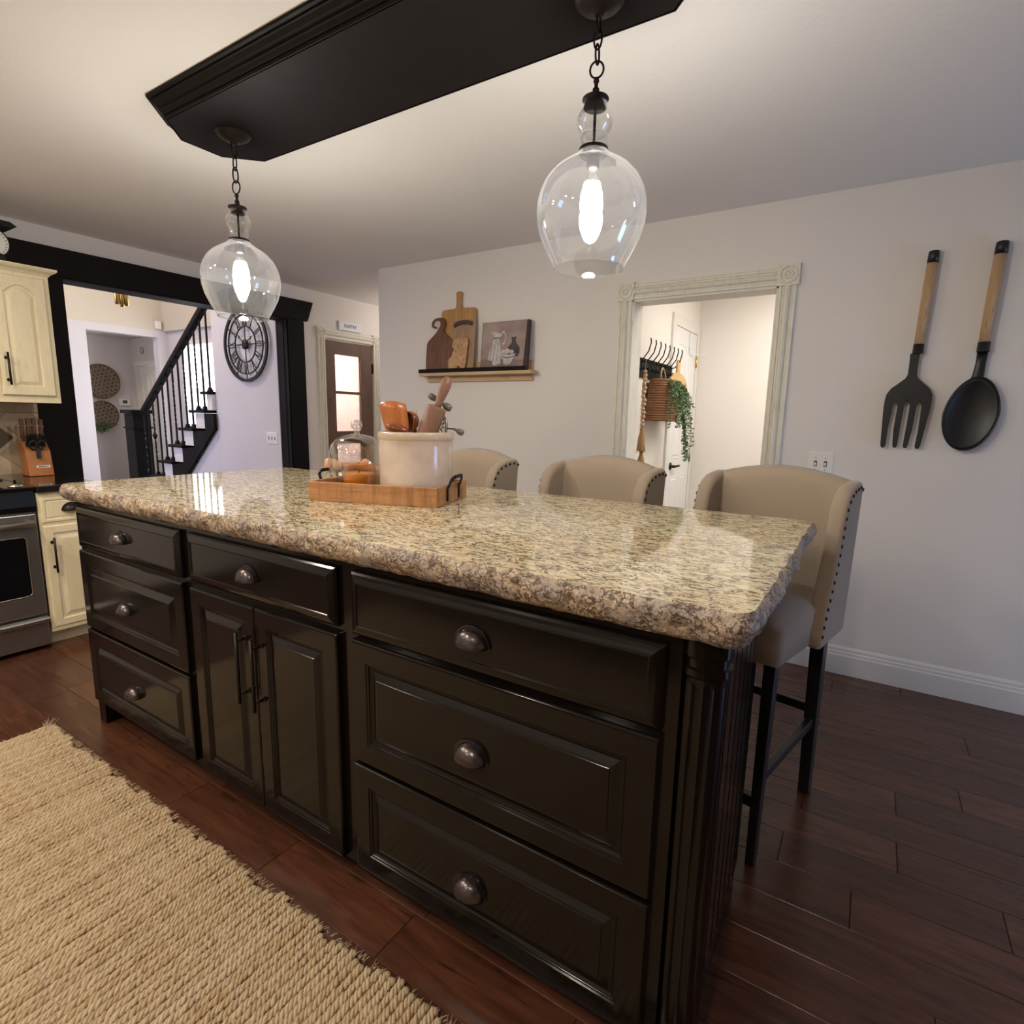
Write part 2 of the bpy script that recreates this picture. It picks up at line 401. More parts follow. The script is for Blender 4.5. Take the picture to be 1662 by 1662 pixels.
# planks, one object each
def plank_mesh(L, W):
    e = .0014; b = MB()
    b.rings([([(0,0),(L,0),(L,W),(0,W)], -.0022), ([(.0008,.0008),(L-.0008,.0008),(L-.0008,W-.0008),(.0008,W-.0008)], -e), ([(e,e),(L-e,e),(L-e,W-e),(e,W-e)], 0)], (0,0,0), (1,0,0), (0,1,0), (0,0,1))
    return b
RX0, RX1, RY1 = -2.45, .62, -.1
row = 0; pc = {}
y = -.075-.15*16
while y < WY:
    xs = [-4.1]; x = -4.1-R.random()*.8
    if abs(y+.075) < .01: xs += [-3.3, -2.75, -2.05, -1.555, -1.05, -.57, -.09, .5, 1.3, 2.2]
    else:
        while True:
            x += R.choice((.55, .75, .95, 1.15))
            if x > 3.1: break
            if x > -4.0: xs.append(x)
    xs.append(3.2)
    for a, b in zip(xs, xs[1:]):
        y1 = min(y+.15, WY)
        if y1 < RY1-.03 and a > RX0+.06 and b < RX1-.06: continue
        if b < -3.35 and y1 < .8: continue
        if b < .08 and y > .12 and y1 < .60 and a > -2.28: continue
        if y < -1.8 and a > .6: continue
        L = round(b-a-.0008, 4); Wd = round(y1-y-.0008, 4); k = (L, Wd)
        if k not in pc: pc[k] = mesh_of('plank', plank_mesh(L, Wd), M_floor)
        o = bpy.data.objects.new('plank', pc[k]); COL.objects.link(o); o.parent = fl; o.location = (a, y, 0); row += 1
    y += .15
b = MB().box((-9.8, .8, -.006), (-4.1, 5.1, 0)); b.box((-4.1, 2.44, -.006), (1.9, 5.1, 0)); b.box((.62, -3.4, -.006), (3.2, -1.73, 0)); b.box((-9.8, -3.3, -.006), (-4.1, .8, 0)); b.box((-4.1, -3.4, -.006), (.62, -2.3, 0))
obj('floor_boards', b, M_floor, fl)
print('planks', row)

struct('ceiling', MB().box((-4.19, -3.4, H), (3.3, 4.7, H+.1)), M_ceil)
struct('wall_front', MB().box((-4.2, -3.55, 0), (3.35, -3.4, 2.5)), M_wall)
b = MB().box((3.2, -3.5, 0), (3.35, 1.15, 2.5)); b.box((3.2, 2.1, 0), (3.35, 4.6, 2.5)); b.box((3.2, 1.15, 2.1), (3.35, 2.1, 2.5))
struct('wall_right', b, M_wall)
# patio door added out of view, its shade shaped to keep daylight low
b = MB().box((3.19, 1.15, 0), (3.3, 1.23, 2.1)); b.box((3.19, 2.02, 0), (3.3, 2.1, 2.1)); b.box((3.19, 1.15, 2.04), (3.3, 2.1, 2.1)); b.box((3.19, 1.15, 0), (3.3, 2.1, .08))
wn = struct('window_2', b, M_trim); obj('pane', MB().box((3.27, 1.2, .08), (3.29, 2.05, 2.04)), M_day, wn); obj('light_block_shade', MB().box((3.22, 1.23, 1.0), (3.235, 2.02, 2.04)), M_trim, wn)
# back wall with doorway
b = MB().box((-3.08, WY, 0), (-.967, WY+.13, H)); b.box((-.167, WY, 0), (3.2, WY+.13, H)); b.box((-.967, WY, 2.02), (-.167, WY+.13, H))
b.box((-3.08, WY+.13, 0), (-2.95, 4.6, H))
struct('wall_back', b, M_wall)
# left wall with the wide opening
XW = XL-.025
b = MB().box((XW-.14, -3.4, 0), (XW, .60, H)); b.box((XW-.14, 2.50, 0), (XW, 2.79, H)); b.box((XW-.14, 3.44, 0), (XW, 4.6, H))
b.box((XW-.14, .60, 2.16), (XW, 2.50, 5.0)); b.box((XW-.14, 2.79, 2.03), (XW, 3.44, 5.0))
struct('wall_left', b, M_wall)
struct('wall_passage', MB().box((-4.2, 4.45, 0), (-2.9, 4.6, H)), M_wall)
# baseboard
def baseboard(name, x0, x1, y, mt):
    b = MB(); pf = [(0,0),(.016,0),(.016,.105),(.012,.11),(.012,.122),(.008,.128),(.008,.14),(.003,.152),(0,.154)]
    b.prism(pf, (x0, y, 0), (0,-1,0), (0,0,1), (1,0,0), x1-x0); return struct(name, b, mt, bevel=.0015, seg=1)
baseboard('baseboard_back', -.07, 3.2, WY, M_trim); baseboard('baseboard_back_left', -3.08, -1.08, WY, M_trim)

# casing: profile across width w
def casing_profile(wd, d=.02):
    return [(0,0),(0,d*.6),(.004,d),(.016,d),(.020,d*.65),(.026,d*.65),(.034,d*1.25),(wd/2,d*1.45),(wd-.034,d*1.25),(wd-.026,d*.65),(wd-.020,d*.65),(wd-.016,d),(wd-.004,d),(wd,d*.6),(wd,0)]
def rosette(b, o, u, v, n, s_):
    sq = [(0,0),(s_,0),(s_,s_),(0,s_)]
    b.prism(sq, o, u, v, n, .028)
    c = Vector(o)+Vector(u)*s_/2+Vector(v)*s_/2
    N = 28; loops = []
    for r, d in ((.44, .028), (.42, .036), (.36, .036), (.32, .028), (.24, .030), (.20, .037), (.15, .037), (.11, .03), (.07, .034), (.02, .037)):
        loops.append(([(r*s_*cos(2*pi*k/N), r*s_*sin(2*pi*k/N)) for k in range(N)], d))
    b.rings(loops, c, u, v, n)
def doorframe(name, u, n, org, x0, x1, zt, wd, bl, label=None, mt=None):
    """org: point at floor on the wall plane with coordinate 0 along u"""
    mt = mt or M_casing; u, n = Vector(u), Vector(n); org = Vector(org); up = Vector((0,0,1))
    root = struct(name, MB().box((0,0,0),(.001,.001,.001)), mt) if False else None
    left = MB().prism(casing_profile(wd), org+u*(x0-wd), u, n, up, zt)
    fr = struct(name, left, mt)
    r_ = MB().prism(casing_profile(wd), org+u*x1, u, n, up, zt); obj('side_casing', r_, mt, fr)
    h = MB().prism(casing_profile(wd), org+u*x0+up*zt, up, n, u, x1-x0); obj('head_casing', h, mt, fr)
    for xx in (x0-wd-(bl-wd)/2, x1-(bl-wd)/2):
        bb = MB(); rosette(bb, org+u*xx+up*(zt-.002), u, up, n, bl); obj('corner_block', bb, mt, fr)
    return fr
dfr = doorframe('trim_1', (1,0,0), (0,-1,0), (0, WY, 0), -.963, -.170, 2.02, .088, .104)
b = MB().box((-.967, WY-.012, 0), (-.955, WY+.14, 2.02)); b.box((-.179, WY-.012, 0), (-.167, WY+.14, 2.02)); b.box((-.967, WY-.012, 2.01), (-.167, WY+.14, 2.022))
obj('jamb', b, M_casing, dfr)

# hall behind the doorway
XH, YB = -1.0, 4.06
struct('wall_hall_left', MB().box((XH-.12, WY+.13, 0), (XH, YB+.1, H)), M_hall)
struct('wall_hall_back', MB().box((XH-.1, YB, 0), (1.9, YB+.12, H)), M_hall)
struct('wall_hall_right', MB().box((1.8, WY+.13, 0), (1.9, YB, H)), M_hall)

# foyer
XF = -8.2
b = MB().box((-5.36, 2.385, 0), (-4.33, 2.56, 5)); struct('wall_foyer_clock', b, M_foy)
b = MB().box((-5.36, 2.56, 0), (-5.22, 4.0, 5)); struct('wall_stair_end', b, M_foy)
b = MB().box((XF-.14, -3.4, 0), (XF, 2.40, 2.40)); b.box((XF-.14, 2.40, 2.31), (XF, 3.255, 2.40)); b.box((XF-.14, 3.255, 0), (XF, 3.4, 2.40))
struct('wall_foyer_far', b, M_foy)
struct('wall_foyer_far_upper', MB().box((XF-.16, -3.4, 2.40), (XF, 3.4, 5)), M_foyt)
b = MB().box((XF, 3.40, 0), (-7.86, 3.52, 2.40)); b.box((-7.86, 3.40, 2.25), (-5.2, 3.52, 2.40)); b.box((-7.86, 3.40, 0), (-5.2, 3.52, .25)); b.box((-6.4, 3.40, 0), (-5.2, 3.52, 2.4))
struct('wall_stair', b, M_foy)
struct('wall_stair_upper', MB().box((XF, 3.33, 2.40), (-5.2, 3.52, 5)), M_foyt)
b = MB()
for xx in (-7.86, -6.45): b.box((xx, 3.38, .25), (xx+.05, 3.46, 2.25))
b.box((-7.86, 3.38, 2.2), (-6.4, 3.46, 2.25)); b.box((-7.86, 3.38, .25), (-6.4, 3.46, .3))
wn = struct('window_1', b, M_trim); obj('pane', MB().box((-7.83, 3.47, .28), (-6.42, 3.49, 2.22)), M_fday, wn)
struct('ceiling_foyer', MB().box((-9.9, -3.4, 5), (-4.19, 5.2, 5.1)), M_foyt)
struct('wall_foyer_front', MB().box((-8.3, -3.55, 0), (-4.2, -3.4, 5)), M_foyt)
b = MB().box((XW-.14, -3.4, H), (XW, .6, 5)); b.box((XW-.14, 2.5, H), (XW, 2.8, 5)); b.box((XW-.14, 3.44, H), (XW, 4.6, 5)); struct('wall_left_upper', b, M_foyt)
# far hall
struct('wall_far_hall', MB().box((-9.8, .6, 0), (-9.62, 3.7, 2.5)), M_foy)
b = MB().box((-9.7, 3.54, 0), (-9.46, 3.66, 2.5)); b.box((-8.78, 3.54, 0), (-8.3, 3.66, 2.5)); b.box((-9.46, 3.54, 2.0), (-8.78, 3.66, 2.5)); struct('wall_far_hall_side', b, M_foy)
struct('ceiling_far_hall', MB().box((-9.8, .6, 2.40), (XF-.14, 3.7, 2.5)), M_foy)
struct('wall_far_hall_end', MB().box((-9.8, .5, 0), (XF-.14, .62, 2.5)), M_foy)
# pantry room behind the pantry door
b = MB().box((-5.3, 2.56, 0), (-5.2, 3.9, 2.45)) ; b.box((-5.2, 3.8, 0), (-4.33, 3.9, 2.45)); b.box((-5.3, 2.56, 2.4), (-4.33, 3.9, 2.46))
struct('wall_pantry', b, paint('pantry_paint', (.82, .77, .74)))

# dark posts and header around the opening
b = MB().box((XL-.02, .535, 0), (XL, .739, 2.14)); ps = struct('trim_2', b, M_beam, bevel=.003)
obj('jamb', MB().box((XW-.155, .59, 0), (XL-.002, .739, 2.14)), M_beam, ps)
b = MB().box((XL-.02, 2.393, 0), (XL, 2.567, 2.14)); ps = struct('trim_3', b, M_beam, bevel=.003)
obj('jamb', MB().box((XW-.155, 2.393, 0), (XL-.002, 2.50, 2.14)), M_beam, ps)
obj('jamb_stop', MB().box((XW-.08, 2.388, 0), (XW-.04, 2.40, 2.14)), M_beam, ps)
b = MB().prism([(.30, 2.145), (2.60, 2.145), (2.665, 2.32), (.30, 2.32)], (XL-.03, 0, 0), (0,1,0), (0,0,1), (1,0,0), .045); ps = struct('trim_4', b, M_beam, bevel=.004)
obj('soffit_board', MB().box((XW-.155, .6, 2.136), (XL+.005, 2.5, 2.16)), M_beam, ps)

# ------------------------------------------------------------ island
Y0 = .04
isl = thing('island_cabinet', 'black glossy kitchen island base with drawers, double doors and a fluted corner column', 'kitchen island', (-1.1, .3, 0))
b = MB().box((-2.345, Y0, .10), (.088, .62, .951)); b.box((-2.345, Y0, 0), (-2.285, .62, .10)); b.box((-2.285, Y0+.06, 0), (.13, .60, .10))
b.box((-2.345, Y0-.006, .938), (.09, Y0, .951))
obj('body', b, M_black, isl, bevel=.002, seg=1)
# toe rail
b = MB().box((-2.29, Y0+.01, .075), (.09, Y0+.03, .115)); obj('toe_rail', b, M_black, isl, bevel=.003)
def rect(x0, x1, z0, z1, i): return [(x0+i, z0+i), (x1-i, z0+i), (x1-i, z1-i), (x0+i, z1-i)]
SLAB = [(0,0),(0,.010),(.002,.0125),(.007,.0165),(.014,.0195),(.021,.0215),(.027,.0222),(.0285,.0195),(.031,.0195)]
PANEL = [(0,0),(0,.015),(.003,.019),(.007,.0195),(.052,.0195),(.0535,.0165),(.058,.0165),(.0595,.0135),(.064,.0105),(.066,.0105),(.071,.0112),(.078,.0145),(.085,.0180),(.089,.0190),(.0905,.0207),(.094,.0207)]
def front(name, x0, x1, z0, z1, prof, parent, mt=M_black, o=(0, Y0, 0), u=(1,0,0), n=(0,-1,0), label=None):
    b = MB().rings([(rect(x0, x1, z0, z1, i), d) for i, d in prof], o, u, (0,0,1), n)
    return obj(name, b, mt, parent, bevel=.0009, seg=2, label=label)
def cup_mesh(a=.043, d=.034, c=.040, n=(0,-1,0), u=(1,0,0)):
    b = MB(); u, n = Vector(u), Vector(n); N, K = 18, 8; vs = []
    for i in range(K+1):
        v = pi/2*i/K
        for j in range(N+1):
            t = pi*j/N; vs.append(u*(a*cos(t)*cos(v))+n*(d*sin(v)**.8)+Vector((0,0,c*sin(t)*cos(v)**.9)))
    b.add(vs, [(i*(N+1)+j, i*(N+1)+j+1, (i+1)*(N+1)+j+1, (i+1)*(N+1)+j) for i in range(K) for j in range(N)], True)
    # flange hugging the drawer
    o_ = [(a*1.1*cos(pi*j/N), c*1.12*sin(pi*j/N)) for j in range(N+1)]; i_ = [(a*.97*cos(pi*j/N), c*.97*sin(pi*j/N)) for j in range(N, -1, -1)]
    k = len(o_); pts = [u*p[0]+Vector((0,0,p[1]))+n*d_ for d_ in (0, .003) for p in o_+i_]
    b.add(pts, [(2*k+j, 2*k+j+1, 2*k+2*k-2-j, 2*k+2*k-1-j) for j in range(k-1)]+[(j, j+1, 2*k+j+1, 2*k+j) for j in range(k-1)])
    return b
def cup(x, z, parent, o=(0, Y0-.021, 0), u=(1,0,0), n=(0,-1,0), mt=None):
    b = cup_mesh(n=n, u=u); p = Vector(o)+Vector(u)*x+Vector((0,0,z)); b.xf(Matrix.Translation(p))
    return obj('cup_pull', b, mt or M_pull, parent, solid=.0022)
def barpull(p0, p1, n, parent, name='handle', r=.0055, stand=.032):
    p0, p1, n = Vector(p0), Vector(p1), Vector(n); b = MB(); d = (p1-p0).normalized()
    b.cyl(p0+n*stand, p1+n*stand, r, n=10)
    for q in (p0+d*.028, p1-d*.028):
        b.cyl(q, q+n*stand, .0045, n=8); b.cyl(q, q+n*.003, .009, n=10)
    return obj(name, b, M_metal, parent)
for x0, x1, z0, z1, pf, cz in ((-2.322,-1.545,.772,.935,SLAB,.838),(-2.322,-1.545,.438,.758,PANEL,.572),(-2.322,-1.545,.112,.425,PANEL,.238),
    (-1.495,-.79,.775,.935,SLAB,.838),(-.735,.064,.770,.935,SLAB,.836),(-.735,.064,.425,.757,PANEL,.568),(-.735,.064,.105,.413,PANEL,.228)):
    dr = front('drawer', x0, x1, z0, z1, pf, isl); cup((x0+x1)/2-.015, cz, dr)
d1 = front('door', -1.495, -1.150, .100, .755, PANEL, isl); barpull((-1.192, Y0-.02, .455), (-1.192, Y0-.02, .680), (0,-1,0), d1)
d2 = front('door', -1.146, -.790, .100, .755, PANEL, isl); barpull((-1.118, Y0-.02, .448), (-1.118, Y0-.02, .673), (0,-1,0), d2)
# fluted column in the front corner
b = MB(); cx_, cy_, r_ = .120, .080, .046; N = 96; vs = []
zz = [(0, 1, 0), (.10, 1, 0), (.105, .9, 0), (.12, .9, 1), (.865, .9, 1), (.88, .9, 0), (.885, 1.0, 0), (.897, 1.0, 0), (.90, .9, 0), (.915, .9, 0), (.92, 1.02, 0), (.951, 1.02, 0)]
for z, s_, f in zz:
    for j in range(N):
        a = 2*pi*j/N; fl_ = (-.055*abs(cos(a*8))**.6 if f else 0)
        rr = r_*s_*(1+fl_); vs.append((cx_+rr*cos(a), cy_+rr*sin(a), z))
b.add(vs, [(i*N+j, i*N+(j+1) % N, (i+1)*N+(j+1) % N, (i+1)*N+j) for i in range(len(zz)-1) for j in range(N)])
b.box((.076, Y0-.001, 0), (.090, .12, .951))
obj('fluted_column', b, M_black, isl)
b = MB().box((.085, .12, 0), (.128, .62, .951))
obj('side_panel', b, M_black, isl)
for k in range(8):
    y_ = .126+k*.0615
    bb = MB().rings([([(y_,.10),(y_+.058,.10),(y_+.058,.94),(y_,.94)], 0), ([(y_+.004,.104),(y_+.054,.104),(y_+.054,.936),(y_+.004,.936)], .006)], (.128,0,0), (0,1,0), (0,0,1), (1,0,0))
    obj('bead_board', bb, M_black, isl)
b = MB().prism([(0,0),(.16,0),(.16,.03),(.03,.10),(0,.10)], (.09, .62, .850), (0,1,0), (0,0,1), (1,0,0), .03); obj('bracket', b, M_black, isl, bevel=.004)
b = MB().prism([(0,0),(.16,0),(.16,.03),(.03,.10),(0,.10)], (-2.2, .62, .850), (0,1,0), (0,0,1), (1,0,0), .03); obj('bracket', b, M_black, isl, bevel=.004)
# clear cabinet bumper tab under the slab corner (seen as a small translucent piece)

# ------------------------------------------------------------ granite slab
top = thing('granite_countertop', 'polished cream and brown granite slab with a rough chiselled edge on the black island', 'countertop', (-1.1, .525, 1.021))
def outline():
    x0, x1, y0, y1, r = -2.405, .206, 0, 1.05, .045; pts = []
    def seg(a, b):
        L = (Vector(b)-Vector(a)).length; n = int(L/.011)
        for i in range(n): pts.append(Vector(a).lerp(Vector(b), i/n))
    def arc(c, a0):
        for i in range(7): a = radians(a0+90*i/7); pts.append(Vector((c[0]+r*cos(a), c[1]+r*sin(a))))
    seg((x0+r, y0), (x1-r, y0)); arc((x1-r, y0+r), -90); seg((x1, y0+r), (x1, y1-r)); arc((x1-r, y1-r), 0)
    seg((x1-r, y1), (x0+r, y1)); arc((x0+r, y1-r), 90); seg((x0, y1-r), (x0, y0+r)); arc((x0+r, y0+r), 180)
    return pts
ol = outline(); K = len(ol)
from mathutils import noise as mn
nr = []
for i in range(K):
    t_v = (ol[(i+1) % K]-ol[i-1]).normalized(); nr.append(Vector((t_v.y, -t_v.x)))
rows = [(.010, 0, .25), (.0035, 0, .6), (-.0015, -.004, 1.0), (-.006, -.012, 1.3), (-.008, -.022, 1.4), (-.006, -.034, 1.4), (-.001, -.046, 1.3), (.006, -.057, 1.1), (.016, -.0655, .6)]
vs = []
for inset, dz, am in rows:
    for i in range(K):
        p = ol[i]; q = Vector((p.x*14, p.y*14, dz*26)); nz = mn.noise(q)*.0085+mn.noise(q*2.7)*.004+mn.noise(Vector((p.x*3.1, p.y*3.1, 4)))*.004
        off = -inset+nz*am-.004; P = p+nr[i]*off
        vs.append((P.x, P.y, 1.021+dz+(mn.noise(q*1.7+Vector((9,9,9)))*.003 if dz < -.002 else 0)))
NRW = len(rows)
b = MB().add(vs, [(i*K+j, i*K+(j+1) % K, (i+1)*K+(j+1) % K, (i+1)*K+j) for i in range(1, NRW-1) for j in range(K)], True)
b.add([vs[(NRW-1)*K+j] for j in range(K)], [tuple(range(K))])
obj('chiselled_edge', b, M_grane, top)
b = MB().add(vs[:2*K], [(j, (j+1) % K, K+(j+1) % K, K+j) for j in range(K)]+[tuple(range(K))[::-1]]); obj('polished_top', b, M_gran, top)

# ------------------------------------------------------------ ceiling box and pendants
ZB = 2.375
def octo(off):
    x0, x1, y0, y1, c = -2.105, -.11, .320, .717, .117
    k = off*.4142
    return [(x0+c-k, y0-off), (x1-c+k, y0-off), (x1+off, y0+c-k), (x1+off, y1-c+k), (x1-c+k, y1+off), (x0+c-k, y1+off), (x0-off, y1-c+k), (x0-off, y0+c-k)]
cb = thing('ceiling_light_box', 'long black ceiling panel with clipped corners and crown moulding above the island', 'ceiling fixture', (-1.1, .52, H))
b = MB().rings([(octo(0), 0), (octo(0), .0)][:1]+[(octo(-.002), -.002)], (0,0,ZB), (1,0,0), (0,1,0), (0,0,1)); 
obj('panel', MB().prism(octo(-.004), (0,0,ZB), (1,0,0), (0,1,0), (0,0,1), .03), M_beam, cb)
pf = [(0, 0), (.004, .0), (.006, .006), (.004, .010), (.010, .013), (.018, .022), (.021, .024), (.020, .029), (.030, .036), (.040, .046), (.044, .048), (.043, .053), (.055, .056), (.055, H-ZB)]
pf = [(a-.0, h) for a, h in pf]
b = MB(); b.rings([(octo(a), h) for a, h in pf], (0,0,ZB), (1,0,0), (0,1,0), (0,0,1), cap=False)
obj('crown_moulding', b, M_beam, cb)

def pendant(cx, cy, dz, label, cap_z):
    """profile measured from the cap (z=0 at cap top) downwards"""
    t = thing('pendant_light', label, 'pendant light', (cx, cy, ZB), 0, 'glass pendants over the island')
    b = MB().lathe([(0, -.034), (.012, -.034), (.016, -.026), (.03, -.024), (.052, -.012), (.060, -.006), (.064, 0)], (cx, cy, ZB), 28); obj('canopy', b, M_metal, t)
    z = cap_z
    # chain from the canopy to the cap loop
    zt = ZB-.034; zb = z+.05; n = 4 if zt-zb > .14 else 4; Lk = (zt-zb)/n+.012
    for k in range(n):
        zc = zt-(k+.5)*(zt-zb)/n; pts = []
        hw = .011 if k != n-1 else .017
        for a in range(16):
            an = 2*pi*a/16; px, pz = hw*cos(an), (Lk/2)*sin(an)
            pts.append((cx+px*(k % 2), cy+px*(1-k % 2), zc+pz) if k != n-1 else (cx+px, cy+px*.3, zc+(Lk/2)*sin(an)*.85))
        obj('chain_link', MB().tube(pts, .0028, 6, closed=True), M_metal, t)
    b = MB().lathe([(0, .05), (.006, .048), (.008, .04), (.005, .034), (.005, .026), (.009, .022), (.009, .012), (.006, .006), (.020, .004), (.034, .0), (.035, -.004), (.031, -.008), (.030, -.024), (.0, -.024)], (cx, cy, z), 24)
    obj('cap', b, M_metal, t)
    rod = MB().cyl((cx, cy, z-.02), (cx, cy, z-.125), .004, n=10); rod.lathe([(0,-.118),(.038,-.120),(.040,-.127),(.037,-.138),(.0,-.138)], (cx, cy, z), 24)
    rod.lathe([(.014,-.138),(.017,-.142),(.017,-.17),(.0,-.172)], (cx, cy, z), 16)
    obj('stem', rod, M_metal, t)
    g = [(.031,-.012),(.033,-.024),(.040,-.034),(.047,-.048),(.048,-.060),(.044,-.074),(.035,-.085),(.0335,-.088),(.036,-.092),(.0375,-.100),(.036,-.110),(.035,-.118),(.040,-.130),(.052,-.142),(.074,-.155),(.100,-.172),(.122,-.195),(.137,-.222),(.1455,-.252),(.148,-.280),(.144,-.312),(.134,-.345),(.118,-.380),(.104,-.405),(.096,-.420),(.095,-.424)]
    s_ = dz
    obj('glass_shade', MB().lathe([(r, h*s_) for r, h in g], (cx, cy, z), 48), M_hazed, t)
    obj('glass_rim', MB().tube([(cx+.095*cos(2*pi*k/40), cy+.095*sin(2*pi*k/40), z-.424*s_) for k in range(40)], .0022, 6, closed=True), M_glass, t)
    gb = [(.0,-.335),(.006,-.33),(.016,-.312),(.027,-.285),(.031,-.262),(.029,-.235),(.021,-.205),(.014,-.185),(.013,-.17)]
    obj('bulb', MB().lathe([(r, h) for r, h in gb[:-2]], (cx, cy, z), 24), M_bulb, t)
    obj('bulb_neck', MB().lathe([(r, h) for r, h in gb[-3:]], (cx, cy, z), 20), M_glass, t)
    return t
pendant(-1.882, .514, .985, 'clear glass pendant lamp at the left end of the black ceiling panel', 2.115)
pendant(-.381, .585, 1.0, 'clear glass pendant lamp nearest the camera, in front of the white doorway', 2.150)

# recessed downlights behind the viewer
for k, (x_, y_) in enumerate(((-2.9, -1.0), (-1.3, -1.35), (.2, -1.55), (-2.9, -2.4), (-1.0, -2.5), (-2.3, -.75))):
    t = thing('downlight', ('recessed round ceiling downlight over the stove side', 'recessed round ceiling downlight behind the island', 'recessed round ceiling downlight behind the viewer', 'recessed round ceiling downlight in the far kitchen corner', 'recessed round ceiling downlight over the rug end', 'recessed round ceiling downlight before the stove')[k], 'ceiling light', (x_, y_, H))
    obj('trim_ring', MB().lathe([(.065, 0), (.068, -.006), (.085, -.006), (.09, 0)], (x_, y_, H), 24), M_trim, t)
    obj('lens', MB().lathe([(0, -.002), (.066, -.002)], (x_, y_, H), 24), M_can, t)

# ------------------------------------------------------------ bar stools
def stool(label, loc, rz):
    t = thing('bar_stool', label, 'bar stool', loc, rz, 'wingback bar stools at the island')
    for sx in (-1, 1):
        b = MB().add([(sx*.195+dx*w_, -.225+dy*w_-(.0 if z else .012), z) for z, w_ in ((0, .013), (.70, .018)) for dx, dy in ((-1,-1),(1,-1),(1,1),(-1,1))], [(3,2,1,0),(4,5,6,7),(0,1,5,4),(1,2,6,5),(2,3,7,6),(3,0,4,7)])
        obj('leg', b, M_leg, t, local=True, bevel=.003)
        b = MB().add([(sx*.195+dx*w_, .215+dy*w_+(.0 if z else .035), z) for z, w_ in ((0, .018), (.70, .023)) for dx, dy in ((-1,-1),(1,-1),(1,1),(-1,1))], [(3,2,1,0),(4,5,6,7),(0,1,5,4),(1,2,6,5),(2,3,7,6),(3,0,4,7)])
        obj('leg', b, M_leg, t, local=True, bevel=.003)
        obj('stretcher', MB().bar((sx*.195, -.23, .285), (sx*.195, .235, .285), .022, .032), M_leg, t, local=True, bevel=.003)
    obj('stretcher', MB().bar((-.195, -.23, .20), (.195, -.23, .20), .022, .035), M_leg, t, local=True, bevel=.003)
    obj('stretcher', MB().bar((-.195, .232, .33), (.195, .232, .33), .022, .032), M_leg, t, local=True, bevel=.003)
    # seat cushion with a crowned top
    b = MB(); nx, ny = 10, 10; vs = []
    for j in range(ny+1):
        for i in range(nx+1):
            u_, v_ = i/nx*2-1, j/ny*2-1; ed = (1-abs(u_)**4)*(1-abs(v_)**4)
            vs.append((u_*.222, -.02+v_*.25, .750+.045*ed**.6))
    b.add(vs, [(j*(nx+1)+i, j*(nx+1)+i+1, (j+1)*(nx+1)+i+1, (j+1)*(nx+1)+i) for j in range(ny) for i in range(nx)], True)
    per = [(i, 0) for i in range(nx)]+[(nx, j) for j in range(ny)]+[(i, ny) for i in range(nx, 0, -1)]+[(0, j) for j in range(ny, 0, -1)]
    base = len(b.v); idx = [j*(nx+1)+i for i, j in per]; k = len(per)
    low = [(vs[q][0]*1.005, vs[q][1]*1.0, .650-.04*(vs[q][1]+.27)) for q in idx]; low2 = [(p[0]*.93, p[1]*.93, p[2]-.008) for p in low]
    b.v += low+low2
    for a in range(k):
        c = (a+1) % k; b.f.append((idx[a], idx[c], base+c, base+a)); b.sm.append(True); b.f.append((base+a, base+c, base+k+c, base+k+a)); b.sm.append(True)
    b.f.append(tuple(base+k+a for a in range(k))[::-1]); b.sm.append(False)
    obj('seat', b, M_fab, t, local=True)
    # backrest: arched panel, curved slightly and leaning back
    b = MB(); nx, nz = 16, 12; vs = []
    for side in (0, 1):
        for j in range(nz+1):
            for i in range(nx+1):
                u_ = i/nx*2-1; zt = 1.128+.042*(cos(u_*pi/2)**.9 if abs(u_) < .999 else 0); z = .63+(zt-.63)*j/nz
                z2 = z - (.010 if side == 0 and j == nz else 0)
                yy = .205+(z-.58)*.085+.012*u_*u_*-1 + (.055 if side else 0) + (.014 if (side == 0 and j == nz) else 0) - (.012 if side and j == nz else 0)
                vs.append((u_*.240, yy, z2))
    M_ = (nx+1)*(nz+1); fs = []
    for j in range(nz):
        for i in range(nx):
            q = j*(nx+1)+i; fs.append((q, q+1, q+nx+2, q+nx+1)); fs.append((M_+q, M_+q+nx+1, M_+q+nx+2, M_+q+1))
    for i in range(nx):
        q = nz*(nx+1)+i; fs.append((q, q+1, M_+q+1, M_+q)); fs.append((i, M_+i, M_+i+1, i+1))
    for j in range(nz):
        q = j*(nx+1); fs.append((q, q+nx+1, M_+q+nx+1, M_+q)); q += nx; fs.append((q, M_+q, M_+q+nx+1, q+nx+1))
    b.add(vs, fs, True); obj('backrest', b, M_fab, t, local=True)
    # wings
    for sx in (-1, 1):
        pr = [(.262,.625),(.300,1.10),(.302,1.126),(.285,1.136),(.24,1.132),(.20,1.124),(.165,1.106),(.140,1.072),(.125,1.02),(.108,.96),(.088,.89),(.062,.81),(.035,.74),(.015,.68),(.008,.64),(.03,.622)]
        kk = len(pr); b = MB(); x_in, x_out = sx*.200, sx*.252
        cen = (.20, .86)
        def ins(p, a): 
            d_ = Vector((cen[0]-p[0], cen[1]-p[1])); return (p[0]+d_.x/d_.length*a, p[1]+d_.y/d_.length*a)
        lay = [(x_in, .022), (sx*.205, .008), (sx*.216, .001), (sx*.238, .0), (sx*.248, .005), (x_out, .014)]
        vs = [(x, *ins(p, a)) for x, a in lay for p in pr]
        fs = [(i*kk+j, i*kk+(j+1) % kk, (i+1)*kk+(j+1) % kk, (i+1)*kk+j) for i in range(len(lay)-1) for j in range(kk)]
        b.add(vs, fs, True); b.add(vs[:kk], [tuple(range(kk))[::-1]]); b.add(vs[-kk:], [tuple(range(kk))])
        wg = obj('wing', b, M_fab, t, local=True)
        # nail heads along the outer front edge
        path = [ins(p, .020) for p in pr[2:15]]; nb = MB(); acc = 0
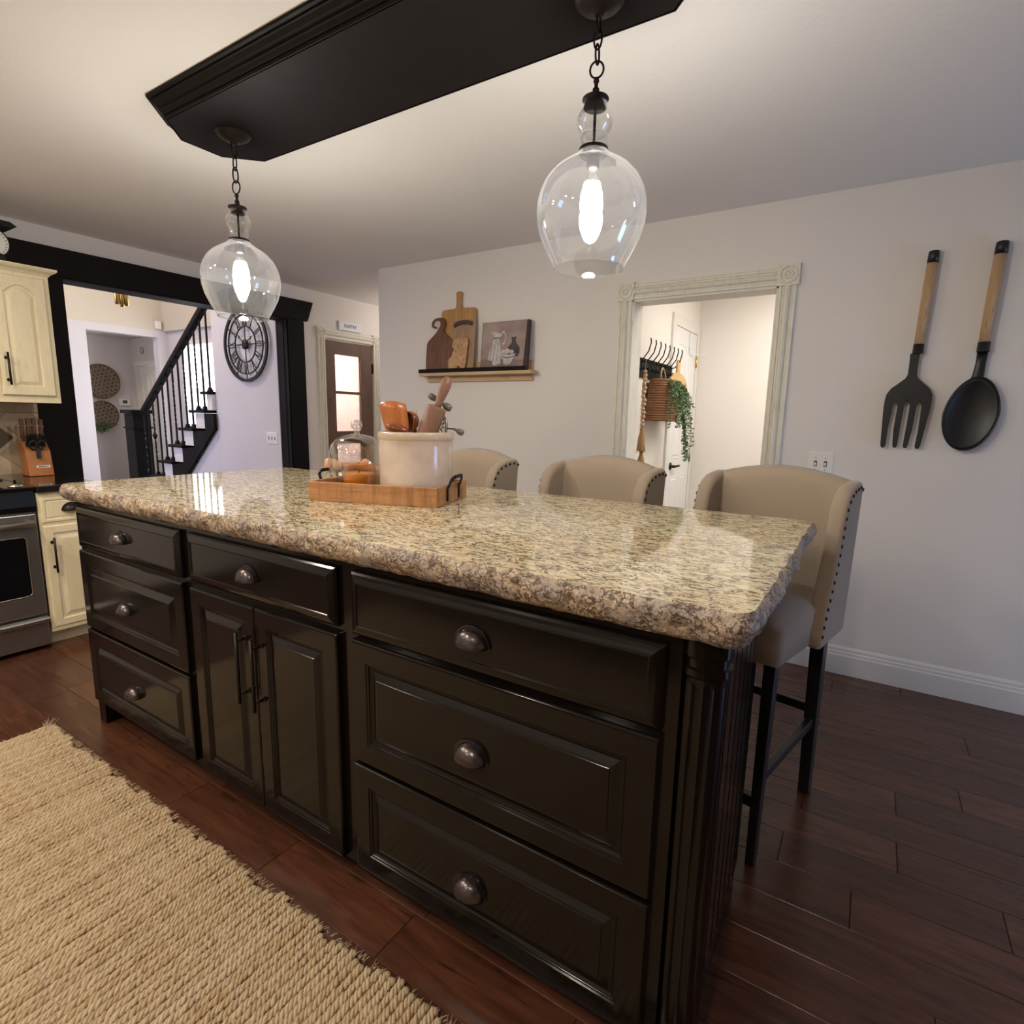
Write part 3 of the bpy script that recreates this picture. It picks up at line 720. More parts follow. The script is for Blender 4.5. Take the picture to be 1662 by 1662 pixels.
        for a_, c_ in zip(path, path[1:]):
            L = math.dist(a_, c_)
            while acc < L:
                f = acc/L; nb.ell((sx*.253, a_[0]+(c_[0]-a_[0])*f, a_[1]+(c_[1]-a_[1])*f), (.0035, .0066, .0066), 7, 4); acc += .029
            acc -= L
        nb_o = obj('nail_heads', nb, M_nail, wg, local=True, stuff=True, label='row of dark antique nail heads')
    return t
st = stool('rightmost beige linen wingback bar stool, black legs in full view beside the island', (.010, 1.038, 0), radians(-12))
for lb, lc, rz in (('middle beige linen wingback bar stool of the row, before the white doorway', (-.636, 1.02, 0), radians(-9)),
                   ('beige linen wingback bar stool farthest left, half hidden behind the crock', (-1.312, 1.01, 0), radians(-9))):
    c = copy_tree(st); c.location = lc; c.rotation_euler = (0, 0, rz); c['label'] = lb
    WM[c.name] = Matrix.Translation(lc) @ Matrix.Rotation(rz, 4, 'Z')

# ------------------------------------------------------------ jute rug
rug = thing('jute_rug', 'braided natural jute rug with frayed edges on the dark floor before the island', 'rug', ((RX0+RX1)/2, RY1-.8, 0))
obj('backing', MB().box((RX0+.01, RY1-1.62, 0), (RX1-.01, RY1-.035, .006)), M_jbase, rug)
def braid_mesh(seed):
    r = random.Random(seed); b = MB(); y = 0; i = 0; L = 1.6; p = .0122
    while y < L:
        ang = radians(34+r.uniform(-6, 6)); M = Matrix.Rotation(ang, 4, 'Z') @ Matrix.Rotation(radians(r.uniform(-8, 8)), 4, 'X')
        q = r.uniform(.88, 1.12)
        b.ell((r.uniform(-.0008,.0008), -y+r.uniform(-.001,.001), .0085+r.uniform(-.0012,.0012)), (.0066*q, .0185, .0075*q), 7, 5, M)
        y += p
    b.ell((0, .006, .008), (.0095, .012, .0065), 8, 5)
    return mesh_of('braid', b, M_jute, fix=False)
bm_ = [braid_mesh(k) for k in range(5)]
x = RX0+.012; k = 0
while x < RX1:
    o = bpy.data.objects.new('braid', bm_[R.randrange(5)]); COL.objects.link(o); o.parent = rug
    dy = .006*sin(k*.9)+R.uniform(-.005, .005)-(.012 if (k//9) % 2 else 0)
    o.location = (x-(RX0+RX1)/2, RY1+dy-.008-(RY1-.8), R.uniform(-.0012, .0012)); o.rotation_euler = (0, 0, R.uniform(-.0015, .0015)); x += .0212; k += 1
print('braids', k)
b = MB()
for i in range(900):
    if R.random() < .85: px_, py_, dx_, dy_ = R.uniform(RX0, RX1), RY1-.004, R.uniform(-.6, .6), 1
    else: px_, py_, dx_, dy_ = RX0+.003, R.uniform(RY1-1.5, RY1), -1, R.uniform(-.6, .6)
    L = R.uniform(.006, .022); q = Vector((px_, py_, R.uniform(.004, .014))); e = q+Vector((dx_, dy_, R.uniform(-.3, .3))).normalized()*L; b.tube([q, (q+e)/2+Vector((R.uniform(-.003,.003),0,.002)), e], .0005, 3, cap=False)
for i in range(30):
    q = Vector((RX0+R.uniform(0, .03), RY1-R.uniform(0, .03), .012)); e = q+Vector((R.uniform(-1, -.1), R.uniform(-.2, 1), R.uniform(0, .5))).normalized()*R.uniform(.015, .045); b.tube([q, (q+e)/2+Vector((0,0,.004)), e], .0005, 3, cap=False)
obj('fringe_fibres', b, mat('pale_fibre', (.62, .50, .34), .9), rug, stuff=True, fix=False)
#PART3
# ------------------------------------------------------------ tray and what stands in it
TL = (-1.120, .558, 1.021); TA = radians(17.5)
tr = thing('wooden_tray', 'rough honey-coloured wooden tray with black iron handles on the granite', 'tray', TL, TA)
hw, hd, hh = .2400, .1425, .066
obj('bottom', MB().box((-hw+.008, -hd+.008, .0), (hw-.008, hd-.008, .010)), M_tray2, tr, local=True)
for a, b2 in (((-hw, -hd, 0), (hw, -hd+.012, hh)), ((-hw, hd-.012, 0), (hw, hd, hh))): obj('long_side', MB().box(a, b2), M_tray, tr, local=True, bevel=.002)
for a, b2 in (((-hw, -hd+.0125, .0005), (-hw+.009, hd-.0125, hh)), ((hw-.009, -hd+.0125, .0005), (hw, hd-.0125, hh))): obj('end_side', MB().box(a, b2), M_tray, tr, local=True, bevel=.002)
for sx in (-1, 1):
    x_ = sx*(hw+.003); b = MB(); z0_ = .032
    pts = [(x_, -.055, z0_-.02), (x_, -.055, z0_+.02), (x_+sx*.012, -.052, hh+.018), (x_+sx*.018, -.030, hh+.028), (x_+sx*.018, .030, hh+.028), (x_+sx*.012, .052, hh+.018), (x_, .055, z0_+.02), (x_, .055, z0_-.02)]
    for p, q in zip(pts, pts[1:]): b.bar(p, q, .011, .005, up=(1,0,0))
    obj('handle', b, M_iron, tr, local=True)
def tp(u_, v_, z=0):
    a = TA; return (TL[0]+u_*cos(a)-v_*sin(a), TL[1]+u_*sin(a)+v_*cos(a), TL[2]+.0102+z)
# crock
cc = tp(.103, .0); cr = thing('stoneware_crock', 'large cream glazed stoneware crock full of wooden utensils in the tray', 'crock', cc)
b = MB().lathe([(0,0),(.118,0),(.124,.006),(.126,.03),(.1275,.10),(.128,.180),(.1278,.205),(.130,.209),(.1312,.216),(.1303,.226),(.127,.231),(.120,.231),(.116,.225),(.116,.02),(0,.016)], cc, 64)
obj('body', b, M_stone, cr)
obj('rim_band', MB().lathe([(.1282,.204),(.1305,.209),(.1318,.216),(.1308,.2265),(.1275,.2325),(.119,.2325),(.116,.226)], cc, 64), M_rim, cr)
def util(name, label, p, q, cat='utensil'):
    return thing(name, label, cat, (cc[0]+p[0], cc[1]+p[1], cc[2]+p[2]))
rgt = Vector((.842, .539, 0)); fwd = Vector((-.539, .842, 0)); upv = Vector((0,0,1))
def CP(r, f, z): return Vector(cc)+rgt*r+fwd*f+upv*z
# rolling pin leaning right
p0, p1 = CP(-.035, -.03, .03), CP(.074, .01, .322); ax = (p1-p0).normalized()
t = thing('rolling_pin', 'worn brown rolling pin leaning to the right out of the crock', 'rolling pin', p0)
MR = Matrix.Translation(p0) @ ax.to_track_quat('Z', 'Y').to_matrix().to_4x4()
b = MB().lathe([(0,0),(.030,0),(.034,.006),(.035,.02),(.035,.298),(.033,.308),(.026,.311),(.022,.306),(.0,.306)], (0,0,0), 28).xf(MR); obj('barrel', b, M_pin, t)
b = MB().lathe([(0,.300),(.013,.300),(.0125,.325),(.015,.345),(.0185,.375),(.0195,.395),(.017,.412),(.010,.421),(0,.423)], (0,0,0), 20).xf(MR); obj('handle', b, M_pin, t)
# wide wooden scraper
def blade(name, label, outline, th, origin, u_, n_, mt, cat='utensil', bevel=.002, curve=0):
    t = thing(name, label, cat, origin)
    b = MB().prism(outline, origin, u_, upv_, n_, th); obj('blade', b, mt, t, bevel=bevel); return t
upv_ = (upv*.985-rgt*.17).normalized()
b = MB(); vs = []; nn = 14
orow = [(-.145, .006), (-.10, .008), (.0, .012), (.03, .022), (.05, .034), (.075, .042), (.10, .045), (.14, .0465), (.158, .046)]
og = CP(-.058, -.02, .21-.02)
for side in (0, 1):
    for z, w_ in orow:
        for j in range(nn+1):
            u_ = j/nn*2-1; crv = .020*(u_*u_)*min(1, w_/.045)
            top_ = (.010*(1-u_*u_) if z > .15 else 0)
            vs.append(og+rgt*(u_*w_)+upv_*(z-.02+top_)+fwd*(crv+(.005 if side else 0)))
q_ = len(orow)*(nn+1); fs = []
for i in range(len(orow)-1):
    for j in range(nn):
        a = i*(nn+1)+j; fs += [(a, a+1, a+nn+2, a+nn+1), (q_+a, q_+a+nn+1, q_+a+nn+2, q_+a+1)]
for i in range(len(orow)-1):
    a = i*(nn+1); fs.append((a, a+nn+1, q_+a+nn+1, q_+a)); a += nn; fs.append((a, q_+a, q_+a+nn+1, a+nn+1))
for j in range(nn):
    a = (len(orow)-1)*(nn+1)+j; fs.append((a, a+1, q_+a+1, q_+a)); fs.append((j, q_+j, q_+j+1, j+1))
t = tag(obj('wooden_scoop', b.add(vs, fs, True), M_red), 'wide reddish wooden scoop standing at the left of the crock', 'utensil')
# dark wooden spoon drooping over the rim, ladle and whisk tip
t = thing('wooden_spoon', 'glossy dark reddish wooden spoon with its bowl at the crock rim', 'spoon', CP(-.03, -.07, .22))
M_ = Matrix.Rotation(radians(22), 4, 'X'); obj('bowl', MB().ell(CP(-.050, -.075, .243), (.040, .024, .016), 18, 10, Matrix.Rotation(radians(28), 4, 'Z') @ Matrix.Rotation(radians(14), 4, 'Y')), M_dred, t)
obj('handle', MB().cyl(CP(-.02, -.068, .232), CP(.05, .05, .02), .006, n=10), M_red, t)
t = thing('wooden_ladle', 'dark round wooden ladle seen behind the rolling pin in the crock', 'ladle', CP(.0, .04, .2))
obj('bowl', MB().lathe([(0,0),(.018,.003),(.030,.012),(.036,.028),(.037,.040),(.034,.040),(.030,.026),(.018,.012),(0,.008)], (0,0,0), 20).xf(Matrix.Translation(CP(-.010, .045, .272)) @ Matrix.Rotation(radians(100), 4, 'X')), M_dred, t)
obj('handle', MB().cyl(CP(-.010, .045, .24), CP(-.01, .02, .03), .006, n=10), M_red, t)
t = thing('carved_fork', 'thin light wooden fork between the scoop and the ladle', 'fork', CP(-.02, .0, .2))
obj('stem', MB().bar(CP(-.03, .06, .03), CP(-.008, .02, .285), .007, .004), M_bright, t)
for k in range(3): obj('tine', MB().cyl(CP(-.016+k*.007, .02, .275), CP(-.020+k*.009, .02, .305), .0018, n=6), M_bright, t)
# egg beater: two gears, crank, knobs
t = thing('egg_beater', 'vintage chrome egg beater with olive wooden knobs at the right of the crock', 'egg beater', CP(.07, .02, .2))
obj('frame', MB().cyl(CP(.070, .03, .04), CP(.072, .03, .335), .004, n=10), M_chrome, t)
gw = MB().lathe([(.020,-.0015),(.034,-.002),(.036,-.004),(.036,.004),(.034,.002),(.020,.0015)], (0,0,0), 40); 
for k in range(5): a = 2*pi*k/5; gw.bar((.004*cos(a), .004*sin(a), 0), (.022*cos(a), .022*sin(a), 0), .005, .003)
MG = Matrix.Translation(CP(.088, .03, .255)) @ (fwd*.55+rgt*.83).to_track_quat('Z', 'Y').to_matrix().to_4x4()
obj('gear_wheel', gw.xf(MG), M_chrome, t)
obj('pinion', MB().lathe([(0,-.006),(.010,-.006),(.012,0),(.010,.008),(0,.008)], (0,0,0), 16).xf(Matrix.Translation(CP(.066, .02, .250))), M_chrome, t)
obj('crank', MB().tube([CP(.095, .03, .245), CP(.118, .03, .244), CP(.135, .02, .243)], .0026, 8), M_iron, t)
kn = [(0,0),(.005,0),(.0055,.004),(.0045,.008),(.007,.012),(.011,.022),(.0115,.030),(.009,.037),(0,.040)]
obj('crank_knob', MB().lathe(kn, (0,0,0), 16).xf(Matrix.Translation(CP(.131, .02, .243)) @ (rgt*.85-upv*.35-fwd*.3).to_track_quat('Z', 'Y').to_matrix().to_4x4()), M_olive, t)
obj('grip', MB().lathe([(0,0),(.009,.001),(.012,.012),(.011,.024),(.006,.034),(.007,.060),(.013,.072),(.014,.084),(.010,.094),(0,.096)], (0,0,0), 16).xf(Matrix.Translation(CP(.038, .045, .362)) @ (rgt*.82-upv*.52).to_track_quat('Z', 'Y').to_matrix().to_4x4()), M_olive, t)
# candle under the glass cloche
dc = tp(-.1295, .0); cl = thing('glass_cloche', 'clear glass dome with a round knob covering the amber candle', 'glass dome', dc)
obj('dome', MB().lathe([(.098,0),(.0985,.02),(.100,.09),(.101,.12),(.099,.150),(.092,.176),(.076,.196),(.054,.209),(.030,.215),(.012,.218)], dc, 48), M_glass, cl)
obj('foot_rim', MB().tube([(dc[0]+.098*cos(2*pi*k/40), dc[1]+.098*sin(2*pi*k/40), dc[2]+.003) for k in range(40)], .003, 6, closed=True), M_glass, cl)
M_kglass = thinglass('thick_glass', (.86, .88, .88), 1, .02, .22)
obj('knob', MB().lathe([(.012,.216),(.009,.224),(.009,.232),(.018,.240),(.021,.251),(.017,.262),(.008,.268),(0,.269)], dc, 24), M_kglass, cl)
ca = thing('jar_candle', 'amber glass jar candle under the glass dome', 'candle', dc)
obj('jar', MB().lathe([(0,.004),(.052,.004),(.058,.010),(.060,.03),(.060,.092),(.061,.104),(.062,.112),(.059,.112),(.058,.100),(.058,.012),(.05,.007),(0,.007)], (dc[0]+.012, dc[1]-.004, dc[2]), 36), M_amber, ca)
obj('wax', MB().lathe([(0,.008),(.0565,.008),(.057,.078),(0,.077)], (dc[0]+.012, dc[1]-.004, dc[2]), 32), M_wax, ca)
obj('wick', MB().cyl((dc[0]+.012, dc[1]-.004, dc[2]+.076), (dc[0]+.013, dc[1]-.004, dc[2]+.088), .0012, n=6), M_ink, ca)
# wooden pestles lying across the tray behind the dome
for (lb, p, q) in (('peach wooden pestle sticking out over the left tray handle', tp(-.315, .085, .095), tp(-.02, .150, .072)), ('peach wooden pestle behind the glass dome', tp(-.205, .165, .095), tp(.0, .175, .008))):
    p, q = Vector(p), Vector(q); ax = (q-p).normalized(); L = (q-p).length
    t = obj('wooden_pestle', MB().lathe([(0,0),(.022,0),(.025,.006),(.024,.025),(.017,.045),(.0125,.06),(.012,L*.6),(.014,L*.8),(.018,L-.02),(.016,L-.004),(0,L)], (0,0,0), 20).xf(Matrix.Translation(p) @ ax.to_track_quat('Z', 'Y').to_matrix().to_4x4()), M_peg); tag(t, lb, 'pestle')

# ------------------------------------------------------------ things on the back wall
sh = thing('picture_ledge', 'pale wood ledge shelf with a black front lip on the back wall', 'shelf', (-2.1, WY, 1.6))
obj('back_board', MB().box((-2.560, WY-.020, 1.566), (-1.640, WY-.0005, 1.70)), M_pale, sh, bevel=.002)
obj('ledge_board', MB().box((-2.575, WY-.100, 1.606), (-1.606, WY-.0205, 1.628)), M_pale, sh, bevel=.002)
obj('front_lip', MB().box((-2.575, WY-.106, 1.6285), (-1.650, WY-.097, 1.655)), M_beam, sh, bevel=.0015)
def board(name, label, o_, pts, th, mt, lean=.07, hole=None, cat='cutting board'):
    t = thing(name, label, cat, (o_[0], o_[1], o_[2]))
    n = Vector((0, -cos(lean), -sin(lean)*-0)); v = Vector((0, sin(lean), cos(lean))); n = Vector((0, -cos(lean), sin(lean)))
    obj('board', MB().prism(pts, o_, (1,0,0), v, n, th), mt, t, bevel=.004, seg=2); return t, v, n
def rr(x0, x1, z0, z1, r, n=5):
    out = []
    for cx2, cz2, a0 in ((x1-r, z0+r, -90), (x1-r, z1-r, 0), (x0+r, z1-r, 90), (x0+r, z0+r, 180)):
        out += [(cx2+r*cos(radians(a0+90*k/n)), cz2+r*sin(radians(a0+90*k/n))) for k in range(n+1)]
    return out
# tall acacia board with a handle
pts = [(-.155,0),(.155,0),(.155,.425),(.148,.440),(.135,.446),(.035,.449),(.024,.458),(.022,.52),(.027,.545),(.022,.562),(0,.566),(-.022,.562),(-.027,.545),(-.022,.52),(-.024,.458),(-.035,.449),(-.135,.446),(-.148,.440),(-.155,.425)]
board('cutting_board', 'tall light acacia cutting board with a narrow handle, at the back of the ledge', (-2.262, WY-.036, 1.6285), pts, .016, M_bright, .055)
# board with leather strap
t, v_, n_ = board('serving_board', 'brown wood board with a dark leather strap handle, in front of the tall board', (-2.205, WY-.054, 1.6285), rr(-.10, .105, 0, .365, .008), .014, wood('strap_board_wood', (.27, .165, .095), (.40, .265, .16), (16, 9, 1.4), .5, (.15, .085, .05)), .085)
o_ = Vector((-2.205, WY-.054, 1.6285)); b = MB()
sp = [o_+Vector((1,0,0))*x_+v_*z_+n_*d_ for x_, z_, d_ in ((-.083, .325, .016), (-.05, .338, .022), (0, .345, .027), (.05, .342, .022), (.080, .332, .016))]
for p, q in zip(sp, sp[1:]): b.bar(p, q, .028, .004, up=(0,-1,0))
obj('leather_strap', b, M_leather, t)
for x_ in (-.08, .078): obj('rivet', MB().ell(o_+Vector((x_,0,0))+v_*.325+n_*.018, .005, 8, 5), M_metal, t)
# gnarled live-edge board
pts = [(x*1.22, z*1.04) for x, z in ((-.052,0),(.050,0),(.058,.04),(.062,.09),(.066,.12),(.063,.15),(.070,.185),(.068,.215),(.050,.228),(.022,.226),(-.01,.230),(-.035,.222),(-.045,.200),(-.046,.170),(-.030,.152),(-.040,.135),(-.044,.112),(-.060,.095),(-.070,.075),(-.064,.03))]
t, v_, n_ = board('live_edge_board', 'small gnarled live-edge board leaning in front of the strap board', (-2.225, WY-.083, 1.6285), pts, .012, M_gnarl, .10)
b = MB()
for k in range(16): b.ell(Vector((-2.225, WY-.083, 1.6285))+Vector((1,0,0))*R.uniform(-.03, .05)+v_*R.uniform(.12, .21)+n_*.011, (R.uniform(.008,.018), .005, R.uniform(.007,.013)), 8, 5)
obj('burl_knobs', b, M_gnarl, t, stuff=True)
obj('dark_hollow', MB().ell(Vector((-2.225, WY-.083, 1.6285))+Vector((.016,0,0))+v_*.030+n_*.0125, (.017, .003, .013), 12, 6), M_walnut, t)
# bottle-shaped dark board with a curled hook
bx = -2.405
pts = [(-.120,0),(.120,0),(.122,.10),(.120,.205),(.112,.225),(.048,.276),(.036,.290),(.031,.305),(.040,.322),(.046,.345),(.042,.368),(.026,.386),(.0,.392),(-.035,.392),(-.060,.384),(-.078,.368),(-.084,.348),(-.078,.330),(-.060,.318),(-.040,.318),(-.040,.330),(-.054,.332),(-.066,.346),(-.062,.362),(-.045,.372),(-.012,.370),(-.002,.356),(-.002,.335),(-.012,.315),(-.028,.300),(-.048,.278),(-.112,.227),(-.120,.205),(-.124,.1)]
t, v_, n_ = board('bottle_shaped_board', 'dark walnut board with a curled hook handle at the left of the ledge', (bx, WY-.0685, 1.6285), pts, .014, M_walnut, .075)
# canvas painting of a pitcher and a bowl of eggs
pw_, ph_ = .375, .325; po = Vector((-1.835, WY-.062, 1.6285)); la = .10; vv = Vector((0, sin(la), cos(la))); nn_ = Vector((0, -cos(la), sin(la))); ux = Vector((1,0,0))
pt = thing('canvas_painting', 'still-life canvas with a white pitcher, dark jug and bowl of eggs', 'painting', po)
obj('canvas', MB().prism([(-pw_/2,0),(pw_/2,0),(pw_/2,ph_),(-pw_/2,ph_)], po, ux, vv, nn_, .030), mat('canvas_edge', (.05, .035, .035), .8), pt, bevel=.002)
def cv(name, cols, sc=8):
    m_ = mat(name, cols[0], .75); t_ = NT(m_); t_.col(t_.ramp(t_.noise(t_.coord((1,1,1)), sc, 4, .6, .4), [(.3, cols[0]), (.7, cols[1])])); return m_
M_pbg = cv('painted_mauve_ground', [(.24, .175, .165), (.42, .31, .27)], 6); M_ptab = cv('painted_table', [(.15, .11, .105), (.27, .20, .18)], 9)
M_pw = cv('painted_white', [(.36, .33, .34), (.62, .58, .56)], 26); M_pdk = cv('painted_dark_jug', [(.03, .025, .03), (.085, .065, .065)], 14)
M_pol = mat('painted_outline', (.06, .05, .055), .8)
def layer(name, pts, d, mt): 
    obj(name, MB().prism([(x*pw_-pw_/2, z*ph_) for x, z in pts], po+nn_*(.0302+d), ux, vv, nn_, .0003), mt, pt)
layer('painted_ground', [(.008,.24),(.93,.20),(.955,.99),(.015,.99)], 0, M_pbg); layer('painted_table', [(.008,.01),(.93,.01),(.93,.20),(.008,.24)], 0, M_ptab)
layer('painted_jug', [(.60,.28),(.57,.36),(.58,.46),(.66,.55),(.665,.62),(.64,.66),(.76,.67),(.74,.61),(.76,.55),(.84,.44),(.84,.34),(.80,.27)], .0004, M_pdk)
layer('painted_pitcher', [(.165,.22),(.19,.40),(.235,.56),(.265,.66),(.245,.74),(.20,.80),(.30,.79),(.42,.745),(.40,.66),(.42,.52),(.45,.36),(.44,.22),(.30,.185)], .0008, M_pw)
layer('painted_pitcher_neck', [(.255,.655),(.41,.655),(.405,.675),(.26,.675)], .0012, M_pol)
def arcb(name, c, r0, r1, a0, a1, d, mt, sq=1.0, n=14):
    o1 = [(c[0]+r1*cos(radians(a0+(a1-a0)*k/n)), c[1]+r1*sq*sin(radians(a0+(a1-a0)*k/n))) for k in range(n+1)]; o2 = [(c[0]+r0*cos(radians(a0+(a1-a0)*k/n)), c[1]+r0*sq*sin(radians(a0+(a1-a0)*k/n))) for k in range(n, -1, -1)]
    layer(name, o1+o2, d, mt)
arcb('painted_pitcher_handle', (.47, .66), .045, .068, -95, 165, .0008, M_pw, 2.2)
for k_, (c_, w2) in enumerate((((.225, .47), .006), ((.30, .45), .007), ((.37, .45), .006))): layer('painted_flute', [(c_[0]-.02, .21), (c_[0]-.02+w2, .21), (c_[0]+.02+w2, .64), (c_[0]+.02, .64)], .0012, M_pol)
def elo(c, a, b_, n=18): return [(c[0]+a*cos(2*pi*k/n), c[1]+b_*sin(2*pi*k/n)) for k in range(n)]
for c_, a_, b_ in (((.50,.375),.05,.045),((.585,.385),.055,.055),((.675,.37),.045,.04)): layer('painted_egg', elo(c_, a_, b_), .0012, M_pw)
layer('painted_bowl', [(.44,.335),(.45,.27),(.50,.22),(.51,.14),(.56,.115),(.64,.115),(.68,.15),(.70,.22),(.75,.28),(.755,.335),(.60,.31)], .0016, M_pw)
layer('painted_bowl_band', [(.455,.285),(.60,.255),(.745,.285),(.742,.270),(.60,.238),(.462,.268)], .0020, M_pol)
layer('painted_egg', elo((.33,.155), .062, .055), .0016, M_pw); layer('painted_egg', elo((.41,.165), .05, .045), .0020, M_pw)
for c_, w_ in (((.69,.32),.012),): pass

# giant fork and spoon
def giant(name, label, cx2, head, zt, zw, zf, zn, w_):
    t = thing(name, label, 'wall decor', (cx2, WY, 1.5)); y_ = WY-.028
    b = MB().tube([(cx2+.010, y_, zt-.048), (cx2+.006, y_, (zt+zw)/2), (cx2, y_, zw)], [.021*w_, .0225*w_, .020*w_], 20); obj('handle', b, M_mango, t)
    b = MB().tube([(cx2+.011, y_, zt), (cx2+.011, y_, zt-.004), (cx2+.010, y_, zt-.052)], [.018*w_, .0215*w_, .0225*w_], 20); obj('end_cap', b, M_blackp, t)
    b = MB().tube([(cx2, y_, zw+.004), (cx2, y_, zw-.036), (cx2, y_, zf)], [.0215*w_, .022*w_, .024*w_], 20); obj('ferrule', b, M_blackp, t)
    return t, y_
t, y_ = giant('fork_wall_decor', 'giant black wall fork with a wooden handle, left of the spoon', .462, None, 2.104, 1.690, 1.652, 1.54, 1.0)
cx2 = .452; tn = []
half = [(.019,1.652),(.0175,1.60),(.018,1.555),(.026,1.538),(.050,1.515),(.075,1.493),(.090,1.465),(.093,1.435),(.0925,1.40),(.080,1.225),(.076,1.212),(.068,1.208),(.060,1.214),(.058,1.226),(.060,1.30),(.056,1.415),(.050,1.431),(.042,1.427),(.038,1.412)]
inner = [(.037,1.30),(.031,1.225),(.027,1.212),(.020,1.210),(.013,1.214),(.011,1.226),(.0115,1.30),(.0105,1.415),(.006,1.429),(0,1.433)]
hp = [(x, z) for x, z in half+inner]; full = [(x-.012*((1.54-z)/.33 if z < 1.54 else 0), z) for x, z in hp]+[(-x-.012*((1.54-z)/.33 if z < 1.54 else 0), z) for x, z in hp[-2::-1]]
b = MB().prism([(x, z) for x, z in full], (cx2, y_+.002, 0), (1,0,0), (0,0,1), (0,-1,0), .008); obj('head', b, M_blackp, t, bevel=.0025)
t, y_ = giant('spoon_wall_decor', 'giant black wall spoon with a wooden handle, right of the fork', .700, None, 2.112, 1.688, 1.650, 1.54, 1.06)
b = MB().tube([(.700, y_+.002, 1.655), (.699, y_+.002, 1.60), (.696, y_+.002, 1.545), (.695, y_+.002, 1.52)], [.020, .0185, .021, .03], 16); b.v = [(x, y_+(yy-y_)*.45, z) for x, yy, z in b.v]; obj('neck', b, M_blackp, t)
vs, fs = [], []; NA, NR = 40, 9; sc_ = Vector((.689, y_-.004, 1.378))
for side in (0, 1):
    for i in range(NR+1):
        r = i/NR
        for j in range(NA):
            a = 2*pi*j/NA; zx = sin(a); rx = .099*(1-.10*max(0, zx)); rz_ = .166 if zx < 0 else .160
            dep = .026*(1-r**2.2)
            vs.append(sc_+Vector((rx*r*cos(a)+.010*r*zx, dep-(.0 if side == 0 else -.004)-.012, rz_*r*zx)))
q_ = (NR+1)*NA
for i in range(NR):
    for j in range(NA):
        a, c = i*NA+j, i*NA+(j+1) % NA; fs += [(a, c, c+NA, a+NA), (q_+a, q_+a+NA, q_+c+NA, q_+c)]
for j in range(NA): a, c = NR*NA+j, NR*NA+(j+1) % NA; fs.append((a, c, q_+c, q_+a))
b = MB().add(vs, fs, True); b.tube([sc_+Vector((.099*(1-.10*max(0, sin(2*pi*k/40)))*cos(2*pi*k/40)+.010*sin(2*pi*k/40), -.011, (.166 if sin(2*pi*k/40) < 0 else .160)*sin(2*pi*k/40))) for k in range(40)], .004, 6, closed=True); obj('bowl', b, M_blackp, t)

def switchplate(name, label, org, u_, n_, w_, h_, kinds, cat='light switch'):
    t = thing(name, label, cat, org); u_, n_, org = Vector(u_), Vector(n_), Vector(org)
    b = MB().rings([([(-w_/2,-h_/2),(w_/2,-h_/2),(w_/2,h_/2),(-w_/2,h_/2)], .0), ([(-w_/2,-h_/2),(w_/2,-h_/2),(w_/2,h_/2),(-w_/2,h_/2)], .003), ([(-w_/2+.005,-h_/2+.005),(w_/2-.005,-h_/2+.005),(w_/2-.005,h_/2-.005),(-w_/2+.005,h_/2-.005)], .006)], org, u_, upv, n_)
    obj('plate', b, M_plate, t)
    k = len(kinds)
    for i in range(k):
        x_ = (i-(k-1)/2)*.046; c = org+u_*x_+n_*.006
        obj('slot', MB().prism([(-.007,-.015),(.007,-.015),(.007,.015),(-.007,.015)], c, u_, upv, n_, .0006), M_slot, t)
        obj('toggle', MB().bar(c-n_*.001+upv*.001, c+n_*.013+upv*(.008 if kinds[i] else -.008), .008, .013), M_plate, t)
        for s_ in (-1, 1): obj('screw', MB().ell(c+upv*.03*s_, .0028, 8, 4), M_slot, t)
    return t
switchplate('switch_plate', 'white double toggle switch plate above the right bar stool', (.110, WY, 1.112), (1,0,0), (0,-1,0), .116, .120, (0, 0))
switchplate('switch_plate', 'white triple switch plate on the clock wall beyond the opening', (-4.455, 2.385, 1.078), (1,0,0), (0,-1,0), .163, .114, (1, 0, 1))

# ------------------------------------------------------------ hall behind the doorway
dr = struct('door_1', MB().box((XH, 3.405, .01), (XH+.012, 3.975, 2.015)), M_whited)
for y0_, z0_, z1_ in ((3.47,1.52,1.90),(3.72,1.52,1.90),(3.47,1.02,1.42),(3.72,1.02,1.42),(3.47,.22,.88),(3.72,.22,.88)):
    b = MB().rings([(rect(y0_, y0_+.19, z0_, z1_, i), d) for i, d in ((0,.0),(.006,.004),(.010,-.001),(.018,-.001),(.03,.005),(.034,.005))], (XH+.012,0,0), (0,1,0), (0,0,1), (1,0,0)); obj('door_panel', b, M_whited, dr)
for z_ in (1.80, 1.02, .25): obj('hinge', MB().cyl((XH+.018, 3.982, z_-.045), (XH+.018, 3.982, z_+.045), .008, n=8), M_brass if z_ > 1.5 else M_steel, dr)
hb = MB().lathe([(0,0),(.030,0),(.030,.006),(.012,.010),(.010,.045),(0,.045)], (0,0,0), 20).xf(Matrix.Translation((XH+.012, 3.465, .965)) @ Matrix.Rotation(pi/2, 4, 'Y')); hb.tube([(XH+.05, 3.465, .965), (XH+.055, 3.52, .967), (XH+.052, 3.575, .965)], .009, 8)
obj('door_handle', hb, M_iron, dr)
fr = struct('trim_5', MB().box((XH, 3.32, 0), (XH+.018, 3.395, 2.10)), M_trim, bevel=.003); obj('side_casing', MB().box((XH, 3.985, 0), (XH+.018, 4.055, 2.10)), M_trim, fr, bevel=.003); obj('head_casing', MB().box((XH, 3.395, 2.02), (XH+.016, 3.985, 2.10)), M_trim, fr, bevel=.003)
